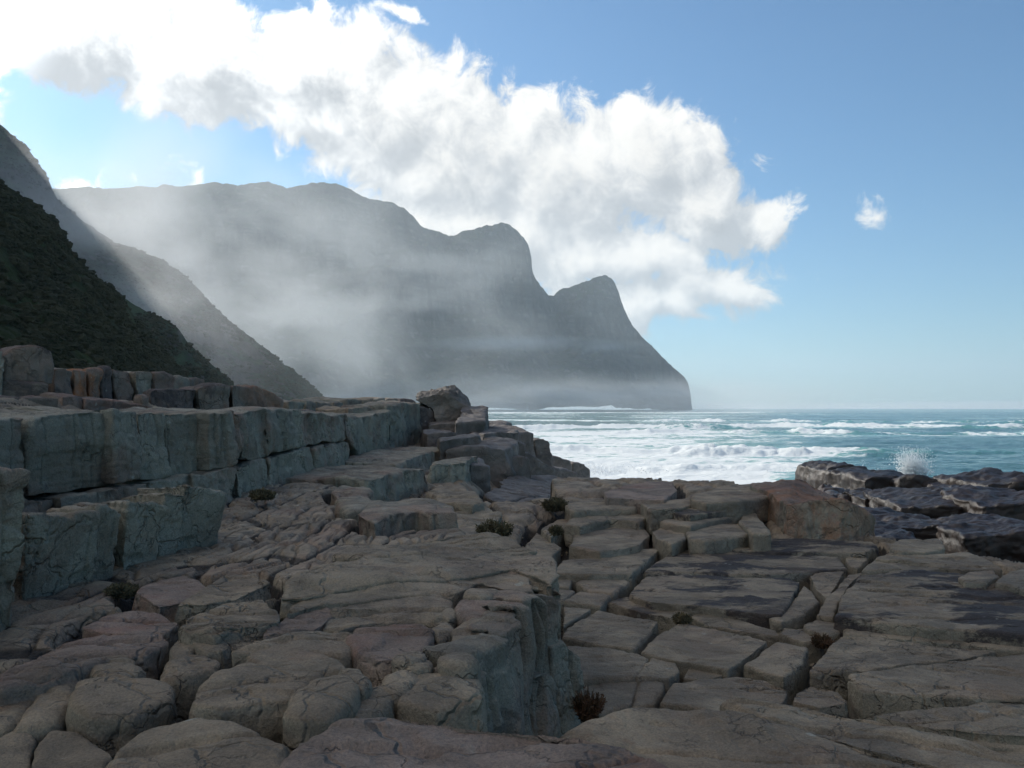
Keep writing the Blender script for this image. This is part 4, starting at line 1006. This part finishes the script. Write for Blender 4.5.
def make_ground():
    us = np.linspace(-1.25, 1.25, 1350)
    nr = 850
    Ds = 0.9 * (75 / 0.9) ** np.linspace(0, 1, nr)
    X = us[None] * Ds[:, None]; Y = Ds[:, None] + 0 * X
    x, y = X.ravel(), Y.ravel()
    h, n1, n2, k, out = land_height(x, y)
    # joints: lens shaped blocks on the upper platform, squarer ones on the pavement
    wa = np.where(k < 0.5, 0.30, 0.55)
    wx = x + fbm(P3(x * 0.9, y * 0.9), 3, 820) * wa; wy = y + fbm(P3(x * 0.9, y * 0.9), 3, 830) * wa
    c1, s1 = math.cos(R(86)), math.sin(R(86))
    a = wx * c1 + wy * s1; b = -wx * s1 + wy * c1
    e1, i1 = worley(a / 2.2, b / 0.52, 3)
    c2, s2 = math.cos(R(18)), math.sin(R(18))
    a2 = wx * c2 + wy * s2; b2 = -wx * s2 + wy * c2
    e2, i2 = worley(a2 / 1.1, b2 / 0.8, 9, 0.7)
    e1s, i1s = worley(a / 0.9 + 9, b / 0.15, 13)
    ed = np.where(k < 0.5, e1 * 0.52, e2 * 0.8)
    idn = np.where(k < 0.5, i1, i2)
    crack = 1 - sstep(ed, 0.0, 0.045)
    dome = sstep(ed, 0.0, 0.14)
    fine = (1 - sstep(e1s * 0.14, 0.0, 0.018)) * (k < 0.5)
    calm = 0.8 + 0.2 * (k > 0.5)
    h = h + (dome - 1) * np.where(k < 0.5, 0.018, 0.055) - crack * np.where(k < 0.5, 0.030, 0.06) + (idn - 0.5) * np.where(k < 0.5, 0.014, 0.06) - fine * 0.030 * (1 - sstep(y, 14, 24))
    gl = fbm(P3(a * 0.5, b * 3.4), 4, 840)
    h = h + gl * 0.02 - (1 - sstep(np.abs(gl), 0, 0.07)) * 0.035 + n1 * 0.04 + n2 * 0.015 + fbm(P3(x * 6, y * 6), 3, 850) * 0.007
    # crevices: the bedrock sinks around and below each separate block
    dip = np.zeros_like(h)
    for poly, zt in FOOT:
        lo = poly.min(0) - 0.4; hi = poly.max(0) + 0.4
        m = np.where((x > lo[0]) & (x < hi[0]) & (y > lo[1]) & (y < hi[1]))[0]
        if len(m) == 0: continue
        px_, py_ = x[m], y[m]
        ins = np.zeros(len(m), bool); dmin = np.full(len(m), 9.0)
        n = len(poly)
        for i in range(n):
            ax, ay = poly[i]; bx, by = poly[(i + 1) % n]
            cond = ((ay > py_) != (by > py_))
            with np.errstate(divide="ignore", invalid="ignore"):
                xi = (bx - ax) * (py_ - ay) / (by - ay + 1e-12) + ax
            ins ^= cond & (px_ < xi)
            dx, dy = bx - ax, by - ay
            tt = np.clip(((px_ - ax) * dx + (py_ - ay) * dy) / (dx * dx + dy * dy + 1e-9), 0, 1)
            dmin = np.minimum(dmin, np.hypot(px_ - ax - tt * dx, py_ - ay - tt * dy))
        dd = np.where(ins, 0.0, dmin)
        wgt = (1 - sstep(dd, 0.02, 0.15)) if zt > 0.7 else (1 - sstep(dd, 0.06, 0.24))
        need = np.maximum(h[m] - (zt - (0.32 if zt > 0.7 else 0.30)), 0.0)
        dip[m] = np.maximum(dip[m], need * wgt)
    h = h - dip
    soil_shade = np.clip(sstep(dip, 0.03, 0.12) + crack * 0.75 + fine * 0.45 * (1 - sstep(y, 12, 22)), 0, 1) * (1 - sstep(y, 24, 40)) * (h > -0.6)  # darkens the sunken joints: litter plus painted crevice shade
    co = np.stack([x, y, h], -1)
    o = mesh_np("bedrock_ground", co, grid_faces(nr, len(us)), M_ground, attr={"soil_shade": soil_shade})
    link(o); o["kind"] = "structure"
    # loose stones washed into the joints
    rg = np.random.default_rng(4)
    ok = np.where((soil_shade > 0.5) & (y > 2.6) & (y < 13) & (dip < 0.35) & (np.abs(x / y) < 0.75))[0]
    w = 1.0 / (1 + 0 * y[ok]) * (y[ok] ** 1.2); w /= w.sum()
    pick = rg.choice(ok, 1500, p=w)
    bm = bmesh.new(); bmesh.ops.create_icosphere(bm, subdivisions=2, radius=1.0)
    V = np.array([q.co[:] for q in bm.verts]); F = np.array([[q.index for q in f.verts] for f in bm.faces]); bm.free()
    n = len(pick); r = rg.uniform(0.008, 0.030, n) * (0.6 + 0.9 * rg.uniform(size=n) ** 4)
    S = rg.uniform(0.6, 1.4, (n, 1, 3))
    Q = V[None] * S * r[:, None, None]
    Q = Q * (1 + 0.35 * fbm((V[None] * 1.3 + (pick[:, None, None] % 89)).reshape(-1, 3), 2, 9).reshape(n, -1, 1))
    Q = Q + co[pick][:, None] + np.array([0, 0, 1]) * (r * 0.35)[:, None, None]
    st = mesh_np("rubble", Q.reshape(-1, 3), (F[None] + np.arange(n)[:, None, None] * len(V)).reshape(-1, 3), M_rock)
    link(st); tag(st, "small loose stones washed into the joints of the rock", "rubble", None, "stuff")
    return o
make_ground()
# ------------------------------------------------------------------ shrubs in the crevices
def mat_leaf(name, a, b):
    m, T = new_mat(name)
    P = T.n("ShaderNodeNewGeometry").outputs["Position"]
    finish(T, T.mix(T.ss(T.noise(P, 14.0, 3), 0.35, 0.65), a, b), 0.8, None, 0.2)
    return m
M_leaf = mat_leaf("dark_shrub_leaf", (0.07, 0.06, 0.035), (0.15, 0.12, 0.065))
M_leafr = mat_leaf("reddish_shrub_leaf", (0.075, 0.05, 0.028), (0.14, 0.075, 0.042))
M_dry = mat_leaf("dry_tuft_leaf", (0.10, 0.085, 0.05), (0.17, 0.13, 0.07))
rng = np.random.default_rng(7)
def shrub(lab, px, py, D, w, hh, n, mat, spread=1.0, blade=0.02):
    base = at(px, py, D)
    base[2] -= 0.03
    vs, fs = [], []
    for i in range(n):
        a = rng.uniform(0, 2 * math.pi); r = math.sqrt(rng.uniform()) * w * 0.42
        p0 = np.array([math.cos(a) * r * 0.55, math.sin(a) * r * 0.55, 0])
        lean = spread * r / (w * 0.5) * 0.8 + rng.normal() * 0.12
        L = hh * rng.uniform(0.55, 1.0) * (1 - 0.35 * (r / (w * .5)))
        d = np.array([math.cos(a) * lean, math.sin(a) * lean, 1.0]); d /= np.linalg.norm(d)
        stem = p0 + d * L
        L *= rng.uniform(0.7, 1.0)
        s = np.array([-math.sin(a + rng.normal()), math.cos(a), 0]) * blade * 0.18
        k = len(vs)
        vs += [p0 - s, p0 + s, stem + s * .5, stem - s * .5]; fs.append((k, k + 1, k + 2, k + 3))
        for j in range(16):
            t = rng.uniform(0.25, 1.0); q = p0 + d * L * t
            dd = d * 0.6 + rng.normal(size=3) * 0.6; dd /= np.linalg.norm(dd)
            sd = np.cross(dd, rng.normal(size=3)); sd /= np.linalg.norm(sd) + 1e-6
            l2, b2 = blade * rng.uniform(0.5, 1.2), blade * 0.16
            k = len(vs)
            vs += [q, q + dd * l2 * .5 + sd * b2, q + dd * l2, q + dd * l2 * .5 - sd * b2]; fs.append((k, k + 1, k + 2, k + 3))
    o = mesh_np("coastal_shrub", np.array(vs), fs, mat, smooth=False)
    o.location = base
    link(o); tag(o, lab, "shrub", "low shrubs and tufts rooted in the rock crevices", "thing")
shrub("rounded dark shrub at the right foot of the central hump", 495, 537, 9.0, .42, .26, 260, M_leaf, blade=.05)
shrub("round dark shrub near the white water, left end of the upper pavement", 555, 509, 14.0, .52, .26, 260, M_leaf, blade=.06)
shrub("wide dark brush in the middle of the upper pavement", 638, 514, 13.9, .50, .24, 260, M_leaf, blade=.06)
shrub("dark brush just right of the wide one", 666, 520, 13.3, .30, .20, 170, M_leaf, blade=.05)
shrub("flat greenish brush on the step behind the grey slab", 727, 507, 14.0, .45, .14, 200, M_leaf, blade=.05)
shrub("small dark plant in a crack left of the tan slab", 556, 533, 11.4, .18, .16, 90, M_leaf, blade=.05)
shrub("reddish bush at the foot of the fluted wall", 588, 716, 4.95, .16, .22, 150, M_leafr, .8, blade=.028)
shrub("dry tuft at the corner between two centre slabs", 682, 621, 7.9, .22, .12, 150, M_dry, blade=.03)
shrub("dry reddish tuft at the end of the loaf shaped slab", 822, 644, 7.2, .22, .14, 140, M_leafr, .9, blade=.03)
shrub("mossy tuft in the dark cleft left of the hump", 277, 625, 4.6, .13, .07, 140, M_leaf, blade=.022)
shrub("green brown scrub below the last shouldered block", 122, 592, 5.4, .30, .10, 220, M_leaf, blade=.03)
shrub("low scrub at the foot of the ledge", 262, 497, 10.4, .45, .14, 200, M_leaf, blade=.05)

# ------------------------------------------------------------------ spray
def mat_spray():
    m, T = new_mat("white_spray")
    d = T.n("ShaderNodeBsdfDiffuse", ins={"Color": (0.9, 0.92, 0.93, 1)}); t = T.n("ShaderNodeBsdfTranslucent", ins={"Color": (0.95, 0.96, 0.97, 1)})
    mx = T.n("ShaderNodeMixShader", ins={0: 0.65})
    T.t.links.new(d.outputs[0], mx.inputs[1]); T.t.links.new(t.outputs[0], mx.inputs[2])
    o = T.n("ShaderNodeOutputMaterial"); T.t.links.new(mx.outputs[0], o.inputs[0])
    return m
M_drop = mat_spray()
def ico():
    bm = bmesh.new(); bmesh.ops.create_icosphere(bm, subdivisions=1, radius=1.0)
    v = np.array([x.co[:] for x in bm.verts]); f = np.array([[w.index for w in p.verts] for p in bm.faces]); bm.free()
    return v, f
IV, IF = ico()
def drops(name, lab, cat, pts, rad, kind="thing"):
    n = len(pts)
    sc = rng.uniform(0.7, 1.3, (n, 1, 3))
    co = (IV[None] * rad[:, None, None] * sc + pts[:, None, :]).reshape(-1, 3)
    f = (IF[None] + np.arange(n)[:, None, None] * len(IV)).reshape(-1, 3)
    org = np.array([pts[:, 0].mean(), pts[:, 1].mean(), pts[:, 2].min()])
    o = mesh_np(name, co, f, M_drop, origin=org)
    link(o); tag(o, lab, cat, None, kind)
def splash():
    n = 4200; D = 58.0
    c = at(913, 476, D)
    ang = rng.normal(size=n) * 0.36; ang2 = rng.normal(size=n) * 0.25
    hm = 1.35 + 1.3 * np.clip(fbm(P3(ang * 9, 0 * ang + 4), 3, 71), -0.5, 0.6) - 1.1 * np.abs(ang - 0.05)
    t = rng.uniform(0, 1, n) ** 0.9
    L = t * np.maximum(hm, 0.35) * 1.55
    x0 = rng.normal(size=n) * 0.42; y0 = rng.normal(size=n) * 0.3
    pts = np.stack([c[0] + x0 + np.sin(ang) * L * 1.1, c[1] + y0 + ang2 * L, c[2] + np.cos(ang) * L - 0.5 * (ang * L) ** 2], -1)
    pts += rng.normal(size=pts.shape) * 0.03
    rad = 0.016 + 0.05 * (1 - t) * rng.uniform(0.2, 1, n)
    drops("water_splash", "tall white splash of spray bursting behind the dark shore rocks", "splash", pts, rad)
splash()
def breaker(lab, px, py, D, w, H, n):
    c = at(px, py, D)
    x = rng.normal(size=n) * w; t = rng.uniform(0, 1, n) ** 1.6
    hmod = H * (0.35 + 0.65 * np.clip(0.5 + fbm(P3(x * 1.1 + px, 0 * x), 3, 999), 0, 1))
    pts = np.stack([c[0] + x, c[1] + rng.normal(size=n) * 0.8, c[2] + t * hmod], -1)
    drops("wave_spray", lab, "spray", pts, 0.012 + 0.035 * (1 - t) * rng.uniform(0.3, 1, n))
breaker("spray thrown up where the wave meets the highest shore rock", 812, 474, 66, 1.8, 1.3, 1500)
breaker("small burst of spray on the wave crest in the middle of the bay", 786, 470, 82, 1.6, 1.2, 900)
breaker("spray around the wave washed tip of the rock tongue", 580, 472, 44, 1.6, 0.8, 1400)

# ------------------------------------------------------------------ scrub on the slopes
def scrub(src, name, lab, n, r0, r1, mat, nzmin, seed, zmax=400):
    rg = np.random.default_rng(seed)
    me = bpy.data.objects[src].data
    nv = len(me.vertices)
    co = np.empty(nv * 3, dtype=np.float32); me.vertices.foreach_get("co", co); co = co.reshape(-1, 3)
    no = np.empty(nv * 3, dtype=np.float32); me.vertices.foreach_get("normal", no); no = no.reshape(-1, 3)
    ux = co[:, 0] / np.maximum(co[:, 1], 1)
    dens = fbm(co.astype(float) / (r1 * 7), 3, seed)
    dist = np.hypot(co[:, 0], co[:, 1])
    ok = np.where((ux > -0.95) & (ux < 0.2) & (np.abs(no[:, 2]) > nzmin) & (dens > -0.25) & (co[:, 2] > 1.5) & (co[:, 2] < zmax))[0]
    pick = rg.choice(ok, n)
    bm = bmesh.new(); bmesh.ops.create_icosphere(bm, subdivisions=2, radius=1.0)
    V = np.array([x.co[:] for x in bm.verts]); F = np.array([[w.index for w in p.verts] for p in bm.faces]); bm.free()
    p = co[pick] + rg.normal(size=(n, 3)) * r0 * 0.5
    r = rg.uniform(r0, r1, n) * (0.7 + 0.6 * rg.uniform(size=n) ** 3)
    sc = np.stack([rg.uniform(.8, 1.5, n), rg.uniform(.8, 1.5, n), rg.uniform(.55, .9, n)], -1)
    P = (V[None] * sc[:, None] * r[:, None, None])
    P = P * (1 + 0.55 * fbm((V[None] * 1.7 + pick[:, None, None] % 97).reshape(-1, 3), 2, seed + 1).reshape(n, -1, 1))
    P = P + p[:, None]
    P += rg.normal(size=P.shape) * r[:, None, None] * 0.09
    f = (F[None] + np.arange(n)[:, None, None] * len(V)).reshape(-1, 3)
    o = mesh_np(name, P.reshape(-1, 3), f, mat, smooth=False)
    link(o); tag(o, lab, "scrub", None, "stuff")
def mat_scrub():
    m, T = new_mat("scrub_leaves")
    P = T.n("ShaderNodeNewGeometry").outputs["Position"]
    a = T.ss(T.noise(P, 0.35, 4), 0.35, 0.65); b = T.ss(T.noise(P, 3.0, 4, 0.7), 0.35, 0.65)
    c = T.mix(a, (0.016, 0.023, 0.009), (0.040, 0.040, 0.017))
    c = T.mix(T.m("MULTIPLY", b, 0.6), c, (0.06, 0.056, 0.032))
    bp = T.n("ShaderNodeBump", ins={"Height": T.noise(P, 9.0, 4, 0.7), "Strength": 1.0, "Distance": 0.25})
    finish(T, c, 0.9, bp.outputs[0], 0.15)
    return m
M_scrub = mat_scrub()
scrub("hillside", "hillside_scrub", "dark green scrub covering the slope at the left", 16000, 0.2, 0.6, M_scrub, 0.2, 5)
scrub("spur", "spur_scrub", "thin scrub on the rocky spur behind the green slope", 6000, 0.25, 0.75, M_scrub, 0.3, 6)
scrub("mountain", "mountain_scrub", "patchy scrub on the tall mountain side", 9000, 0.4, 1.1, M_scrub, 0.3, 8)
